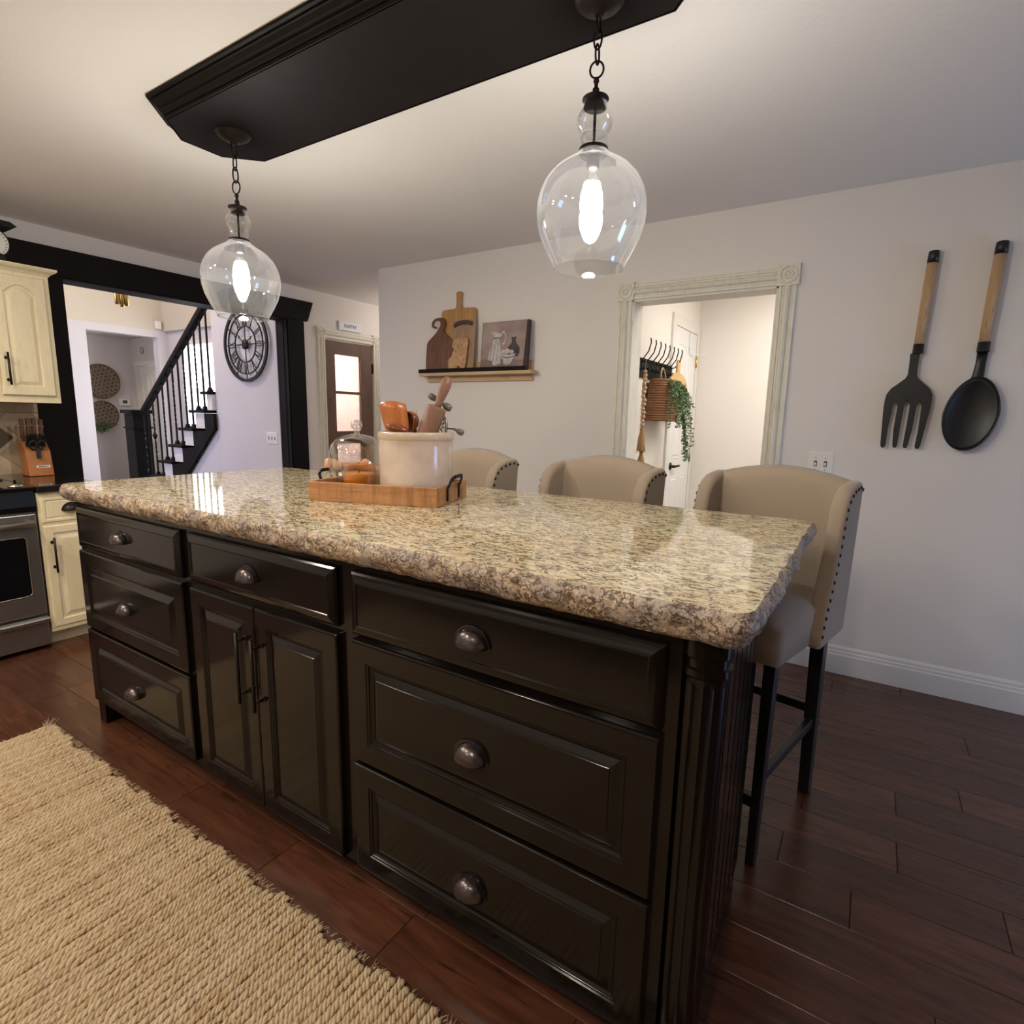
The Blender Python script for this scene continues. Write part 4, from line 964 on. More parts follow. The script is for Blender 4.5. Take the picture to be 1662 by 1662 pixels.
# over-door hook
t = thing('over_door_hook', 'thin white wire hook hung over the top of the hall door', 'hook', (XH+.02, 3.8, 2.0))
b = MB().tube([(XH+.02, 3.75, 2.02), (XH+.022, 3.75, 1.85), (XH+.03, 3.78, 1.845), (XH+.08, 3.92, 1.85), (XH+.10, 3.95, 1.87), (XH+.10, 3.96, 1.90)], .004, 6); obj('wire', b, M_plate, t)
# wall thermostat edge on the bright wall
tag(obj('wall_box', MB().box((-.245, YB-.03, 1.30), (-.18, YB, 1.43)), M_plate, None, bevel=.006), 'small white box on the bright back wall of the hall', 'wall box')
# coat rack
cy0, cy1 = 2.585, 3.34
t = thing('coat_rack', 'black coat rack board with eight wire hooks on the hall wall', 'coat rack', (XH, 2.98, 1.65))
obj('board', MB().box((XH, cy0, 1.595), (XH+.018, cy1, 1.715)), M_beam, t, bevel=.002)
for k in range(8):
    y_ = 2.60+k*.097
    b = MB().tube([(XH+.018, y_, 1.70), (XH+.028, y_, 1.69), (XH+.055, y_+.01, 1.70), (XH+.085, y_+.02, 1.745), (XH+.095, y_+.03, 1.80), (XH+.09, y_+.034, 1.825)], .0042, 7)
    b.tube([(XH+.018, y_, 1.66), (XH+.03, y_, 1.640), (XH+.06, y_+.004, 1.635), (XH+.072, y_+.006, 1.655)], .004, 7); b.box((XH+.018, y_-.008, 1.63), (XH+.021, y_+.008, 1.712))
    obj('hook', b, M_iron, t)
# bead garland
t = thing('bead_garland', 'string of pale wooden beads with two jute tassels on the coat rack', 'garland', (XH+.05, 2.665, 1.64))
bead = None; x_, y_ = XH+.055, 2.665; z_ = 1.625; k = 0
while z_ > 1.285:
    r = .0135+.003*((k*7) % 3)/2
    o = obj('bead', MB().ell((0,0,0), 1, 10, 7), M_bead, t, local=True) if bead is None else inst(bead, t, (0,0,0))
    bead = bead or o; o.location = Vector((x_+R.uniform(-.003,.003), y_+.01*sin(k*1.9), z_))-t.location; o.scale = (r, r, r*.92); z_ -= r*1.75; k += 1
bead2 = 0; z_ = 1.60; k = 0
while z_ > 1.30:
    o = inst(bead, t, Vector((x_-.012, y_+.022+.006*sin(k*1.3), z_))-t.location); o.scale = (.0125,)*3; z_ -= .0235; k += 1
def tassel(x, y, z, L, par):
    b = MB().lathe([(0,0),(.010,-.002),(.014,-.014),(.012,-.030),(.015,-.045),(.022,-.07),(.028,-L)], (x, y, z), 14)
    for k in range(26):
        a = R.uniform(0, 2*pi); r = .02; b.tube([(x+.010*cos(a), y+.010*sin(a), z-.03), (x+.02*cos(a), y+.02*sin(a), z-L*.6), (x+R.uniform(.024,.034)*cos(a), y+R.uniform(.024,.034)*sin(a), z-L-R.uniform(0,.02))], .0014, 4)
    obj('tassel', b, M_twine, par)
tassel(x_, y_-.003, 1.275, .155, t); tassel(x_-.006, y_+.028, 1.13, .15, t); obj('cord', MB().cyl((x_-.012, y_+.025, 1.33), (x_-.006, y_+.028, 1.12), .003, n=6).cyl((x_, y_, 1.70), (x_, y_, 1.27), .002, n=6), M_twine, t)
# wicker wall basket
bc = Vector((XH+.022, 2.985, 1.322)); t = thing('wall_basket', 'brown wicker pocket basket hanging from the coat rack, filled with greenery', 'basket', bc)
b = MB()
nrow = 17
for i in range(nrow):
    f = i/(nrow-1); hw_ = .192-.062*f; dp = .145-.025*f; z_ = bc.z+f*.262
    pts = [bc*0+Vector((bc.x, bc.y+hw_*cos(pi*k/16)*1.0, z_+R.uniform(-.0015,.0015)))+Vector((dp*sin(pi*k/16)**.8, 0, 0)) for k in range(17)]
    b.tube(pts, [.0105*R.uniform(.85,1.1) for _ in pts], 6)
obj('woven_rows', b, M_wick, t, stuff=True)
obj('back_panel', MB().prism([(-.175,0),(.175,0),(.12,.265),(-.12,.265)], (bc.x-.002, bc.y, bc.z), (0,1,0), (0,0,1), (1,0,0), .008), M_wick, t)
for s_ in (-.055, .055): obj('rope_handle', MB().tube([(bc.x+.05+.0*s_, bc.y+s_, bc.z+.25), (bc.x+.045, bc.y+s_*.8, bc.z+.31), (bc.x+.04, bc.y+s_*.25, bc.z+.345), (bc.x+.04, bc.y, bc.z+.35)], .006, 7), M_rope, t)
# trailing plant
t = thing('trailing_plant', 'green trailing plant spilling from the hall wall basket', 'plant', bc+Vector((.08, 0, .25)))
b = MB(); lf = MB()
def leaf(p, d, L):
    d = Vector(d).normalized(); s_ = d.cross(Vector((R.uniform(-1,1), R.uniform(-1,1), R.uniform(-1,1)))).normalized()*L*.28; n_ = d.cross(s_).normalized()*L*.06
    lf.add([p, p+d*L*.5+s_+n_, p+d*L, p+d*L*.5-s_+n_], [(0,1,2,3)])
for k in range(46):
    a0 = R.uniform(-1, 1); st = bc+Vector((R.uniform(.04,.12), a0*.10+.03, .262)); out = Vector((.145+R.uniform(0,.03), a0*.17+.05, .24)); 
    drop = R.choice((.06,.12,.18,.28)) if a0 < .35 else R.choice((.15,.30,.42,.52))
    mid = bc+out+Vector((0,0,.02)); end = bc+out+Vector((R.uniform(-.01,.04), .06*a0+.05*(a0 > .35), -drop)); n_ = max(6, int(drop/.013)+6); pts = []
    for i in range(n_+1):
        f = i/n_; p = st.lerp(mid, f).lerp(mid.lerp(end, f), f)+Vector((R.uniform(-.003,.003), R.uniform(-.005,.005), 0)); pts.append(p)
        for _ in range(3): leaf(p, (R.uniform(-1,1), R.uniform(-1,1), R.uniform(-.9,.5)), R.uniform(.014,.026))
    b.tube(pts, .0012, 4)
obj('stems', b, M_leaf, t, fix=False, stuff=True); obj('leaves', lf, M_leaf, t, fix=False, stuff=True)
# round board hanging at the right end of the rack
t = thing('round_board', 'pale round wooden paddle board hanging at the right end of the coat rack', 'cutting board', (XH+.04, 3.30, 1.5))
pts = [(.018,.19),(.020,.27),(.010,.285),(-.010,.285),(-.020,.27),(-.018,.19)]+[(.140*cos(radians(a)), .150*sin(radians(a))+.045) for a in range(97, 444, 12)]
obj('board', MB().prism(pts, (XH+.068, 3.30, 1.47), (.25,.97,0), (0,0,1), (.97,-.25,0), .014), M_cuts, t, bevel=.003)
# ------------------------------------------------------------ pantry door and sign
pf_ = doorframe('trim_6', (0,1,0), (1,0,0), (XW, 0, 0), 2.806, 3.425, 2.03, .085, .10)
obj('jamb', MB().box((XW-.14, 2.79, 0), (XW, 2.806, 2.03)).box((XW-.14, 3.425, 0), (XW, 3.44, 2.03)).box((XW-.14, 2.79, 2.022), (XW, 3.44, 2.035)), M_casing, pf_)
y0_, y1_ = 2.810, 3.420; gx0, gx1 = 2.934, 3.262
dr = struct('door_2', MB().box((XW-.045, y0_, .01), (XW-.005, gx0, 2.018)), M_pdoor)
obj('stile', MB().box((XW-.045, gx1, .01), (XW-.005, y1_, 2.018)), M_pdoor, dr, bevel=.002)
for z0_, z1_ in ((1.893, 2.018), (.01, .35), (1.515, 1.540), (1.02, 1.145), (.735, .76)): obj('rail', MB().box((XW-.044, gx0, z0_), (XW-.006, gx1, z1_)), M_pdoor, dr, bevel=.002)
for z0_, z1_ in ((1.54, 1.893), (1.145, 1.515), (.76, 1.02), (.35, .735)): obj('glass_pane', MB().box((XW-.028, gx0, z0_), (XW-.022, gx1, z1_)), M_pglass, dr)
for z_ in (1.79, .3): obj('hinge', MB().box((XW-.006, 3.412, z_-.05), (XW+.010, 3.432, z_+.05)), M_iron, dr)
for y_, z_ in ((2.86, 1.45), (3.35, 1.4)): obj('nail_mark', MB().ell((XW-.005, y_, z_), (.002, .006, .009), 8, 5), M_iron, dr)
sg = thing('pantry_sign', 'small white sign lettered PANTRY above the brown pantry door', 'sign', (XW, 3.118, 2.135))
obj('board', MB().box((XW+.004, 2.975, 2.128), (XW+.022, 3.262, 2.212)), M_signw, sg, bevel=.002)
def text_mesh(txt, size, M, mt, parent, name='lettering', sx=1.0, space=1.0, ext=.0006):
    cu = bpy.data.curves.new('t', 'FONT'); cu.body = txt; cu.size = size; cu.align_x = 'CENTER'; cu.align_y = 'CENTER'; cu.extrude = ext; cu.space_character = space; cu.offset = size*.02
    o = bpy.data.objects.new('t', cu); COL.objects.link(o); dg = bpy.context.evaluated_depsgraph_get(); me = bpy.data.meshes.new_from_object(o.evaluated_get(dg))
    bpy.data.objects.remove(o); me.transform(WM[parent.name].inverted() @ M @ Matrix.Diagonal((sx, 1, 1, 1))); me.materials.clear(); me.materials.append(mt)
    o = bpy.data.objects.new(name, me); COL.objects.link(o); o.parent = parent; return o
MX = Matrix(((0,0,1,XW+.0226),(1,0,0,3.118),(0,1,0,2.170),(0,0,0,1)))
text_mesh('PANTRY', .046, MX, M_ink, sg, sx=.72, space=1.35)

# ------------------------------------------------------------ staircase
YS = 2.35
stt = thing('staircase', 'black-treaded staircase with white risers rising to the right in the foyer', 'staircase', (-6.7, 2.9, 0))
x6, z6, run, rise = -5.511, 1.515, .2385, .1885
for k in range(-1, 8):
    xn = x6-run*k; zn = z6-rise*k
    if zn < .08: continue
    xe = min(xn+run+.045, -5.364)
    if k == -1: continue
    obj('tread', MB().box((max(xn, -6.862), YS-.045, zn-.030), (max(xe, xn+.10), 3.36, zn)), M_beam, stt, bevel=.006, seg=2)
    xb = xn+run*1.02
    obj('riser', MB().box((max(xn+.055, -6.862), YS-.004, zn-.030-rise+.030), (min(xb, -5.366), 3.35, zn-.032)), M_trim, stt)
# stepped black stringer below
pts = []
xs0 = x6-run*6
for k in range(6, -1, -1):
    xn = x6-run*k+run*.985; zn = z6-rise*k-.031
    pts += [(xn, zn-rise*1.0+.0), (xn, zn)]
pts = [(x, z) for x, z in pts if x < -5.36]
pts += [(-5.345, pts[-1][1]), (-5.345, 1.14), (-5.925-.70, .641-.60)]
pts = [(max(x, -6.862), max(z, .0)) for x, z in pts]
obj('stringer', MB().prism(pts, (0, YS-.012, 0), (1,0,0), (0,0,1), (0,1,0), .03), M_beam, stt)
obj('under_stair_panel', MB().prism([(-6.6, 0), (-5.362, 0), (-5.362, 1.14), (-5.925, .641), (-6.6, .06)], (0, 2.385, 0), (1,0,0), (0,0,1), (0,1,0), .02), M_foy, stt)
# newel box post
nw = thing('newel_post', 'large square black newel post with a cap at the foot of the stairs', 'newel post', (-6.97, 2.46, 0))
b = MB().box((-7.12, YS-.07, 0), (-6.90, YS+.12, 1.27)); obj('shaft', b, M_beam, nw, bevel=.006)
obj('cap', MB().box((-7.15, YS-.10, 1.272), (-6.87, YS+.15, 1.315)), M_beam, nw, bevel=.012)
obj('band', MB().box((-7.135, YS-.085, 1.10), (-6.885, YS+.135, 1.118)), M_beam, nw, bevel=.006)
# railing
rl = thing('stair_railing', 'black handrail with twisted iron balusters climbing the stairs', 'railing', (-6.1, YS, 1.3))
def rz_(x): return 1.305+(x+6.83)*((2.327-1.326)/(6.821-5.494))
obj('handrail', MB().prism([(-.028,-.035),(.028,-.035),(.034,-.010),(.030,.025),(.012,.037),(-.012,.037),(-.030,.025),(-.034,-.010)], (0,0,0), (1,0,0), (0,1,0), (0,0,1), 1.0).xf(
    Matrix.Translation((-6.86, YS+.02, rz_(-6.86))) @ Vector((1.50, 0, rz_(-5.36)-rz_(-6.86))).to_track_quat('Z', 'Y').to_matrix().to_4x4() @ Matrix.Diagonal((1,1,Vector((1.50, 0, rz_(-5.36)-rz_(-6.86))).length,1))), M_beam, rl, bevel=.004)
shoe = None
def baluster(x, zb, zt, twist, par, knuckle=False):
    b = MB(); n = 26; vs = []; w_ = .0075
    for i in range(n+1):
        f = i/n; z = zb+(zt-zb)*f; a = 0
        if twist and .25 < f < .80: a = (f-.25)*26
        elif twist and f >= .80: a = .55*26
        for j in range(4): an = a+pi/4+pi/2*j; vs.append((x+w_*1.4142*cos(an), YS+.02+w_*1.4142*sin(an), z))
    b.add(vs, [(i*4+j, i*4+(j+1) % 4, (i+1)*4+(j+1) % 4, (i+1)*4+j) for i in range(n) for j in range(4)])
    if knuckle: b.lathe([(.008,0),(.022,.03),(.030,.045),(.022,.06),(.008,.09)], (x, YS+.02, zb+(zt-zb)*.48), 10)
    o = obj('baluster', b, M_iron, par)
    obj('shoe', MB().box((x-.022, YS-.002, zb), (x+.022, YS+.042, zb+.018)).box((x-.016, YS+.004, zb+.018), (x+.016, YS+.036, zb+.040)), M_iron, o)
k2 = 0
for k in range(0, 7):
    xn = x6-run*k; zn = z6-rise*k
    if zn < .2: break
    for dx in (.085, .205):
        x_ = xn+dx
        if x_ > -5.38 or x_ < -6.86: continue
        baluster(x_, zn, rz_(x_)-.035, k2 % 2 == 1, rl, knuckle=(k == 5 and dx < .1)); k2 += 1
# skeleton wall clock
cx2, cz2, cyk = -4.757, 1.945, 2.385-.028; t = thing('wall_clock', 'large round black skeleton clock with roman numerals on the foyer wall', 'clock', (cx2, 2.385, cz2))
def ring(r0, r1, d=.010):
    b = MB(); N = 56
    b.lathe([(r0, -d/2), (r1, -d/2), (r1, d/2), (r0, d/2), (r0, -d/2)], (cx2, cyk, cz2), N, axis='y', smooth=False); return b
obj('outer_ring', ring(.318, .346, .016), M_iron, t); obj('numeral_ring', ring(.268, .277), M_iron, t); obj('inner_ring', ring(.158, .168), M_iron, t)
obj('hub', MB().lathe([(0,-.014),(.030,-.012),(.046,-.004),(.046,.010),(0,.010)], (cx2, cyk, cz2), 28, axis='y'), M_iron, t)
def pol(r, a, off=0): a = radians(90-a); return Vector((cx2+r*cos(a)-off*sin(a), cyk, cz2+r*sin(a)+off*cos(a)))
for a in (0, 90, 180, 270): obj('spoke', MB().bar(pol(.04, a), pol(.162, a), .010, .006, up=(0,1,0)), M_iron, t)
for a in (0, 30, 90, 150, 180, 210, 270, 300, 330): obj('strut', MB().bar(pol(.272, a), pol(.322, a), .009, .006, up=(0,1,0)), M_iron, t)
for k, s_ in enumerate(('XII','I','II','III','IV','V','VI','VII','VIII','IX','X','XI')):
    b = MB(); wid = {'I': .018, 'V': .044, 'X': .044}; tot = sum(wid[c] for c in s_); off = tot/2
    for c in s_:
        w_ = wid[c]; m_ = off-w_/2; a = k*30
        if c == 'I': b.bar(pol(.166, a, m_), pol(.270, a, m_), .0075, .006, up=(0,1,0))
        if c == 'V': b.bar(pol(.166, a, m_), pol(.270, a, m_+.016), .0085, .006, up=(0,1,0)); b.bar(pol(.166, a, m_), pol(.270, a, m_-.016), .006, .006, up=(0,1,0))
        if c == 'X': b.bar(pol(.166, a, m_-.016), pol(.270, a, m_+.016), .0085, .006, up=(0,1,0)); b.bar(pol(.166, a, m_+.016), pol(.270, a, m_-.016), .006, .006, up=(0,1,0))
        off -= w_
    obj('numeral', b, M_iron, t)
for nm, a, L in (('hour_hand', -48, .13), ('minute_hand', 62, .15)):
    b = MB().bar(pol(.0, a)+Vector((0,-.012,0)), pol(L, a)+Vector((0,-.012,0)), .008, .003, up=(0,1,0)); q = pol(L*.78, a); b.ell(q+Vector((0,-.012,0)), (.012, .002, .016), 8, 4); obj(nm, b, M_iron, t)
# far hall: baskets, thermostat, door, round detector
XB = -9.62
def wbasket(label, y, z, r):
    t = thing('woven_wall_basket', label, 'wall basket', (XB, y, z), 0, 'woven baskets in the far hall')
    obj('rim', MB().tube([(XB+.045, y+r*cos(2*pi*k/40), z+r*sin(2*pi*k/40)) for k in range(40)], .011, 6, closed=True), M_bask, t)
    b = MB(); sp = .052
    for d in range(3):
        a = radians(60*d+15); u_ = Vector((0, cos(a), sin(a))); v_ = Vector((0, -sin(a), cos(a))); n = int(r/sp)
        for i in range(-n, n+1):
            o_ = i*sp; 
            if abs(o_) >= r-.01: continue
            h = (r*r-o_*o_)**.5; pts = []
            for j in range(7):
                s_ = -h+2*h*j/6; dd = (s_*s_+o_*o_)/(r*r); pts.append(Vector((XB+.012+.030*dd+.003*d, y, z))+v_*o_+u_*s_)
            for p, q in zip(pts, pts[1:]): b.bar(p, q, .013, .003, up=(1,0,0))
    obj('weave', b, M_bask, t, stuff=True)
    return t
wbasket('upper, larger round woven basket on the far hall wall', 3.065, 1.725, .248)
wbasket('lower, smaller round woven basket on the far hall wall', 3.050, 1.225, .205)
t = thing('faux_greenery', 'small green sprig hanging below the lower woven basket', 'plant', (XB+.04, 2.98, 1.02)); lf = MB()
for k in range(260):
    p = Vector((XB+.04+R.uniform(0,.05), 2.98+R.gauss(0,.07), 1.05+R.gauss(0,.035))); leaf(p, (R.uniform(0,1), R.uniform(-1,1), R.uniform(-1,.4)), R.uniform(.02,.05))
obj('leaves', lf, M_leaf, t, fix=False, stuff=True)
t = thing('thermostat', 'white thermostat with a dark screen beside the woven baskets', 'thermostat', (XB, 3.37, 1.42))
obj('body', MB().box((XB, 3.29, 1.37), (XB+.025, 3.45, 1.475)), M_plate, t, bevel=.008); obj('screen', MB().box((XB+.025, 3.34, 1.41), (XB+.0265, 3.405, 1.455)), M_slot, t)
dr = struct('door_3', MB().box((-9.45, 3.55, .01), (-8.79, 3.59, 1.975)), M_whited)
for x0_, z0_, z1_ in ((-9.37,1.40,1.85),(-9.08,1.40,1.85),(-9.37,.80,1.28),(-9.08,.80,1.28),(-9.37,.15,.68),(-9.08,.15,.68)):
    obj('door_panel', MB().rings([(rect(x0_, x0_+.21, z0_, z1_, i), d) for i, d in ((0,0),(.008,.006),(.014,-.001),(.026,-.001),(.04,.008),(.046,.008))], (0,3.55,0), (1,0,0), (0,0,1), (0,-1,0)), M_whited, dr)
tf = struct('trim_7', MB().box((-9.52, 3.52, 0), (-9.455, 3.55, 2.05)), M_trim); obj('side_casing', MB().box((-8.785, 3.52, 0), (-8.72, 3.55, 2.05)), M_trim, tf); obj('head_casing', MB().box((-9.455, 3.52, 1.98), (-8.785, 3.55, 2.05)), M_trim, tf)
t = thing('smoke_detector', 'round white detector on the far hall wall above the door', 'smoke detector', (-9.22, 3.54, 2.21))
obj('housing', MB().lathe([(0,-.03),(.055,-.03),(.07,-.02),(.075,0)], (-9.22, 3.54, 2.21), 24, axis='y').xf(Matrix.Identity(4)), M_plate, t)
obj('grille_ring', MB().tube([(-9.22+.045*cos(2*pi*k/24), 3.508, 2.21+.045*sin(2*pi*k/24)) for k in range(24)], .004, 6, closed=True), M_slot, t)
tag(obj('motion_sensor', MB().box((XF+.0, 3.22, 2.42), (XF+.05, 3.30, 2.53)), M_plate, bevel=.012), 'white motion sensor in the upper corner of the foyer', 'sensor')
# brass tube chandelier in the foyer
ch = thing('brass_chandelier', 'cluster of three brass tubes hanging under the header in the foyer', 'chandelier', (-6.5, 2.05, 2.4))
for k, (dy, z_) in enumerate(((-.035, 2.405), (.012, 2.385), (.055, 2.400))): obj('tube', MB().lathe([(.018,0),(.022,.002),(.022,.42),(.0,.42)], (-6.5, 2.085+dy, z_), 16), M_brass, ch)
obj('rod', MB().cyl((-6.5, 2.09, 2.80), (-6.5, 2.09, 4.99), .008, n=8), M_brass, ch); obj('hub', MB().cyl((-6.5, 2.09, 2.78), (-6.5, 2.09, 2.83), .08, n=20), M_brass, ch)
# dining chair beyond the left post
dcx, dcy = -5.2, .875; t = thing('dining_chair', 'dark wooden dining chair back just visible past the left post', 'chair', (dcx, dcy, 0))
for sx in (-1, 1):
    obj('leg', MB().bar((dcx-.36, dcy+sx*.19, 0), (dcx-.36, dcy+sx*.18, .45), .035), M_walnut, t); obj('back_post', MB().bar((dcx, dcy+sx*.18, 0), (dcx+.0, dcy+sx*.18, .46), .035), M_walnut, t)
    obj('back_post', MB().bar((dcx, dcy+sx*.18, .46), (dcx+.07, dcy+sx*.19, .93), .035, .022), M_walnut, t)
obj('seat', MB().box((dcx-.38, dcy-.21, .45), (dcx+.02, dcy+.21, .485)), M_walnut, t, bevel=.008)
for z_ in (.86, .74, .62): obj('back_rail', MB().box((dcx+.035, dcy-.19, z_-.03), (dcx+.055, dcy+.19, z_+.04)), M_walnut, t)

# ------------------------------------------------------------ left kitchen wall: range, cabinets, counter
XC = -3.41; BX = XW+.002
# backsplash: diagonal tiles clipped to the visible field
bs = struct('backsplash', MB().box((BX-.001, -1.0, .90), (BX+.006, .535, 1.36)), M_grout)
def clip(poly, x0, x1, z0, z1):
    for ax, lim, sg_ in ((0,x0,1),(0,x1,-1),(1,z0,1),(1,z1,-1)):
        out = []
        for i in range(len(poly)):
            p, q = poly[i-1], poly[i]; a = (p[ax]-lim)*sg_ >= 0; c = (q[ax]-lim)*sg_ >= 0
            if a != c: f = (lim-p[ax])/(q[ax]-p[ax]); out.append((p[0]+(q[0]-p[0])*f, p[1]+(q[1]-p[1])*f))
            if c: out.append(q)
        poly = out
        if not poly: return []
    return poly
hd_ = .105
for i in range(-12, 8):
    for j in range(0, 6):
        cyy = .325+i*hd_; czz = 1.135+(j-3)*2*hd_+(hd_ if i % 2 else 0); h = hd_-.003
        p = clip([(cyy-h, czz), (cyy, czz-h), (cyy+h, czz), (cyy, czz+h)], -.95, .53, .905, 1.285)
        if len(p) < 3: continue
        acc = (i % 4 == 0 and abs(czz-1.135) < .01)
        if acc:
            q = [(cyy-.068, czz), (cyy, czz-.068), (cyy+.068, czz), (cyy, czz+.068)]
            obj('tile', MB().prism(p, (BX+.006,0,0), (0,1,0), (0,0,1), (1,0,0), .004), M_tile, bs)
            obj('tile', MB().prism(q, (BX+.0102,0,0), (0,1,0), (0,0,1), (1,0,0), .006), M_acc, bs, bevel=.001, label='dark bronze diamond accent tile')
        else: obj('tile', MB().prism(p, (BX+.006,0,0), (0,1,0), (0,0,1), (1,0,0), .004+R.uniform(-.0008,.0008)), M_tile, bs, bevel=.0012, seg=1)
for k in range(8): obj('tile', MB().box((BX+.006, -.95+k*.185, 1.288), (BX+.011, -.953+(k+1)*.185 if k < 7 else .53, 1.345)), M_tile, bs, bevel=.0012, seg=1)
# base cabinet
bc2 = thing('base_cabinet', 'cream glazed base cabinet with one drawer and door beside the stove', 'cabinet', (-3.75, .38, 0))
obj('body', MB().box((BX+.001, .245, .10), (XC-.018, .532, .868)).box((BX+.002, .25, 0), (XC-.08, .53, .10)).box((XC-.018, .238, .085), (XC-.006, .532, .868)), M_cream, bc2, bevel=.002)
ux_ = dict(u=(0,1,0), n=(1,0,0), o=(XC-.018, 0, 0))
CP_ = [(0,0),(0,.012),(.004,.018),(.008,.019),(.042,.019),(.046,.012),(.052,.010),(.075,.017),(.08,.018)]
CD_ = [(0,0),(0,.012),(.004,.018),(.008,.019),(.018,.019),(.024,.014),(.03,.017)]
dr = front('drawer', .250, .525, .700, .842, CD_, bc2, M_cream, **ux_); cup(.388, .760, dr, o=(XC+.001, 0, 0), u=(0,1,0), n=(1,0,0), mt=M_metal)
dr = front('door', .250, .525, .108, .684, CP_, bc2, M_cream, **ux_); barpull((XC+.001, .283, .425), (XC+.001, .283, .620), (1,0,0), dr)
tag(obj('black_countertop', MB().box((BX+.003, .237, .870), (XC+.022, .533, .906)), M_bcount, bevel=.004), 'polished black counter slab above the cream base cabinet', 'countertop')
# range
rg = thing('kitchen_range', 'stainless steel slide-in range with black glass oven door at the left edge', 'stove', (-3.8, -.14, 0))
ry0, ry1 = -.53, .232
obj('body', MB().box((BX+.004, ry0, .03), (XC-.022, ry1, .885)), M_steel, rg)
obj('cooktop', MB().box((BX+.005, ry0, .886), (XC+.01, ry1, .905)), M_bglass, rg, bevel=.004)
obj('control_panel', MB().prism([(0,.770),(.022,.770),(.030,.80),(.012,.885),(0,.885)], (XC-.020, ry0, 0), (1,0,0), (0,0,1), (0,1,0), ry1-ry0), M_bglass, rg, bevel=.003)
dr_ = MB().box((XC-.020, ry0+.004, .205), (XC+.006, ry1-.006, .760)); d_o = obj('oven_door', dr_, M_steel, rg, bevel=.006)
obj('oven_window', MB().prism(rr(ry0+.09, ry1-.062, .318, .640, .02), (XC+.006, 0, 0), (0,1,0), (0,0,1), (1,0,0), .002), M_bglass, d_o)
obj('window_trim', MB().tube([(XC+.0078, p[0], p[1]) for p in rr(ry0+.09, ry1-.062, .318, .640, .02)], .002, 5, closed=True), M_chrome, d_o)
hb = MB().tube([(XC+.045, ry0+.03, .715), (XC+.045, ry1-.03, .715)], .018, 14); hb.box((XC+.004, ry0+.04, .70), (XC+.045, ry0+.06, .73)).box((XC+.004, ry1-.06, .70), (XC+.045, ry1-.04, .73)); obj('oven_handle', hb, M_steel, d_o)
dw = obj('storage_drawer', MB().box((XC-.020, ry0+.004, .025), (XC+.006, ry1-.006, .190)), M_steel, rg, bevel=.006)
obj('drawer_grip', MB().prism([(0,.155),(.022,.160),(.026,.178),(.016,.188),(0,.186)], (XC+.004, ry0+.004, 0), (1,0,0), (0,0,1), (0,1,0), ry1-ry0-.01), M_steel, dw, bevel=.003)
for y_ in (.165, .045, -.20, -.32, -.44):
    kb = MB().lathe([(0,.0),(.030,0),(.032,.003),(.024,.012),(.0,.014)], (XC-.035, y_, .9055), 24); kb.box((XC-.041, y_-.005, .917), (XC-.029, y_+.005, .943)); obj('knob', kb, M_chrome, rg, bevel=.0)
for yc in (.03, -.32):
    for xc in (-3.62, -3.92):
        g = MB()
        for a in range(4): an = a*pi/2+pi/4; g.bar((xc+.02*cos(an), yc+.02*sin(an), .932), (xc+.115*cos(an), yc+.115*sin(an), .932), .012, .012)
        g.tube([(xc+.11*cos(2*pi*k/20), yc+.13*sin(2*pi*k/20), .930) for k in range(20)], .006, 6, closed=True)
        for a in range(4): an = a*pi/2+pi/4; g.cyl((xc+.09*cos(an), yc+.10*sin(an), .905), (xc+.09*cos(an), yc+.10*sin(an), .930), .006, n=6)
        obj('burner_grate', g, M_iron, rg); obj('burner_cap', MB().cyl((xc, yc, .905), (xc, yc, .918), .04, n=20), M_iron, rg)
# knife block
kx, ky = -3.985, .440; t = thing('knife_block', 'orange wooden knife block with black-handled knives in the counter corner', 'knife block', (kx, ky, .906))
kb = MB().prism([(-.075,0),(.055,0),(.030,.150),(-.030,.215),(-.075,.215)], (kx, ky-.062, .9065), (1,0,0), (0,0,1), (0,1,0), .124); obj('block', kb, M_block, t, bevel=.006)
obj('label_plate', MB().box((kx+.0455, ky-.022, .9565), (kx+.0475, ky+.046, .9715)), M_plate, t); obj('label_line', MB().box((kx+.0476, ky-.013, .9615), (kx+.048, ky+.037, .9665)), M_slot, t)
for k, (dy, h, d) in enumerate(((-.048,.120,0),(-.018,.122,0),(.010,.124,0),(.044,.118,0),(-.040,.055,1),(-.020,.060,1),(.0,.062,1),(.020,.058,1),(.040,.05,1))):
    p = Vector((kx-.035+d*.032, ky+dy, 1.10-d*.03)); q = p+Vector((.018+.012*d, -.002, .030+h)); kf = thing('knife', ('knife with a long dark handle at the left of the block', 'second long-handled knife of the block from the left', 'third long-handled knife of the block from the left', 'long-handled knife standing alone at the right of the block', 'short knife at the left of the lower row', 'short knife second in the lower row', 'short knife in the middle of the lower row', 'short knife fourth in the lower row', 'short knife at the right of the lower row')[k], 'knife', p, 0, 'knives in the block')
    obj('handle', MB().bar(p+(q-p)*.22, q, .020-.005*d, .024-.006*d, up=(1,0,0)), M_walnut if not d else M_blackp, kf, bevel=.003)
    obj('bolster', MB().bar(p, p+(q-p)*.22, .016, .016, up=(1,0,0)), M_steel, kf)
    if not d: obj('end_plate', MB().bar(q-(q-p)*.30, q-(q-p)*.24, .021, .025, up=(1,0,0)), M_chrome, kf)
t = thing('kitchen_shears', 'black kitchen shears hanging on the front of the knife block', 'scissors', (kx+.05, ky-.005, 1.06))
for s_ in (-1, 1): obj('handle_loop', MB().tube([(kx+.043+.006*sin(2*pi*k/16), ky-.005+s_*.020+.017*cos(2*pi*k/16), 1.095+.026*sin(2*pi*k/16)) for k in range(16)], .006, 7, closed=True), M_blackp, t)
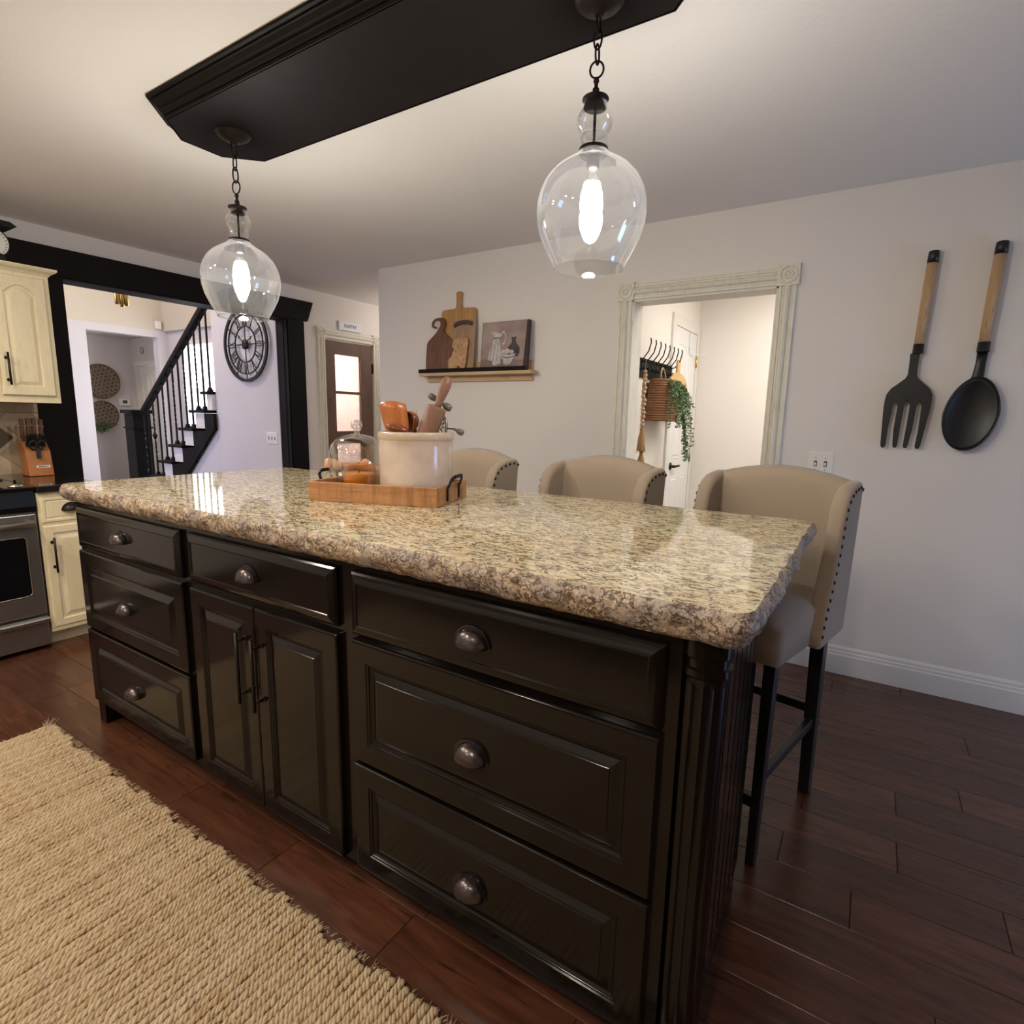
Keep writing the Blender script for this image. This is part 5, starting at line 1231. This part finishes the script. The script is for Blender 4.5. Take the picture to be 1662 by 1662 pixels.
obj('blades', MB().bar((kx+.046, ky-.005, 1.075), (kx+.050, ky-.005, 1.015), .020, .008, up=(1,0,0)), M_blackp, t)
# upper cabinet with arched panel
UX = -3.75; uc = thing('upper_cabinet', 'cream glazed wall cabinet with arched raised panel door over the stove side', 'cabinet', (-3.95, 0, 1.34))
obj('body', MB().box((BX+.014, -.20, 1.346), (UX, .515, 2.075)), M_cream, uc, bevel=.002)
cpf = [(0,0),(0,.012),(.012,.020),(.030,.034),(.042,.040),(.042,.050),(0,.050)]
obj('crown', MB().rings([([(BX+.014,-.2),(UX+a,-.2),(UX+a,.515+a),(BX+.014,.515+a)], h) for a, h in ((.0,0),(.004,.004),(.012,.014),(.030,.026),(.036,.034),(.036,.044))], (0,0,2.052), (1,0,0), (0,1,0), (0,0,1)), M_cream, uc)
def archfront(name, y0, y1, z0, z1, prof, parent):
    loops = []
    for i, d in prof:
        a = i if i < .03 else i; rise_ = .0 if i < .03 else .045; n = 14; top = []
        for k in range(n+1):
            f = k/n; top.append((y1-a-(y1-y0-2*a)*f, z1-a-rise_+rise_*sin(pi*f)))
        loops.append(([(y0+a, z0+a), (y1-a, z0+a)]+top, d))
    return obj(name, MB().rings(loops, (UX,0,0), (0,1,0), (0,0,1), (1,0,0)), M_cream, parent)
dr = archfront('door', .248, .490, 1.385, 2.035, [(0,0),(0,.012),(.004,.018),(.008,.019),(.029,.019),(.050,.019),(.053,.011),(.058,.010),(.075,.017),(.079,.018)], uc)
barpull((UX+.019, .278, 1.44), (UX+.019, .278, 1.615), (1,0,0), dr)
dr = archfront('door', -.15, .225, 1.385, 2.035, [(0,0),(0,.012),(.004,.018),(.008,.019),(.029,.019),(.050,.019),(.053,.011),(.058,.010),(.075,.017),(.079,.018)], uc)
barpull((UX+.019, .19, 1.49), (UX+.019, .19, 1.66), (1,0,0), dr)
# kitchen scale on top of the cabinet
sx_, sy_, sz_ = -3.85, .300, 2.097; t = thing('kitchen_scale', 'vintage kitchen scale with a round white dial on top of the cream cabinet', 'scale', (sx_, sy_, sz_))
obj('base', MB().prism([(-.06,0),(.06,0),(.045,.05),(-.045,.05)], (sx_-.05, sy_, sz_+.0), (0,1,0), (0,0,1), (1,0,0), .10), M_iron, t, bevel=.004)
MS = Matrix.Translation((sx_+.045, sy_, sz_+.105))
obj('dial_case', MB().lathe([(0,-.10),(.055,-.095),(.078,-.07),(.080,0),(.076,.004),(.074,.0)], (0,0,0), 36).xf(MS @ Matrix.Rotation(pi/2, 4, 'Y')), M_iron, t)
dl = obj('dial', MB().lathe([(0,.001),(.073,.001)], (0,0,0), 36).xf(MS @ Matrix.Rotation(pi/2, 4, 'Y')), mat('dial_face', (.74, .76, .70), .5), t)
b = MB()
for k in range(24):
    a = 2*pi*k/24; b.bar((sx_+.047, sy_+.060*cos(a), sz_+.105+.060*sin(a)), (sx_+.047, sy_+.067*cos(a), sz_+.105+.067*sin(a)), .004, .001, up=(1,0,0))
b.bar((sx_+.0475, sy_, sz_+.105), (sx_+.0475, sy_+.02, sz_+.06), .004, .001, up=(1,0,0)); obj('dial_marks', b, M_ink, dl)
obj('platform', MB().prism([(-.14,0),(.11,0),(.13,.012),(.10,.03),(-.13,.03)], (sx_-.08, sy_-.02, sz_+.190), (0,1,0), (0,0,1), (1,0,0), .16), M_iron, t, bevel=.004)
obj('stem', MB().cyl((sx_, sy_, sz_+.15), (sx_, sy_, sz_+.20), .012, n=10), M_iron, t)
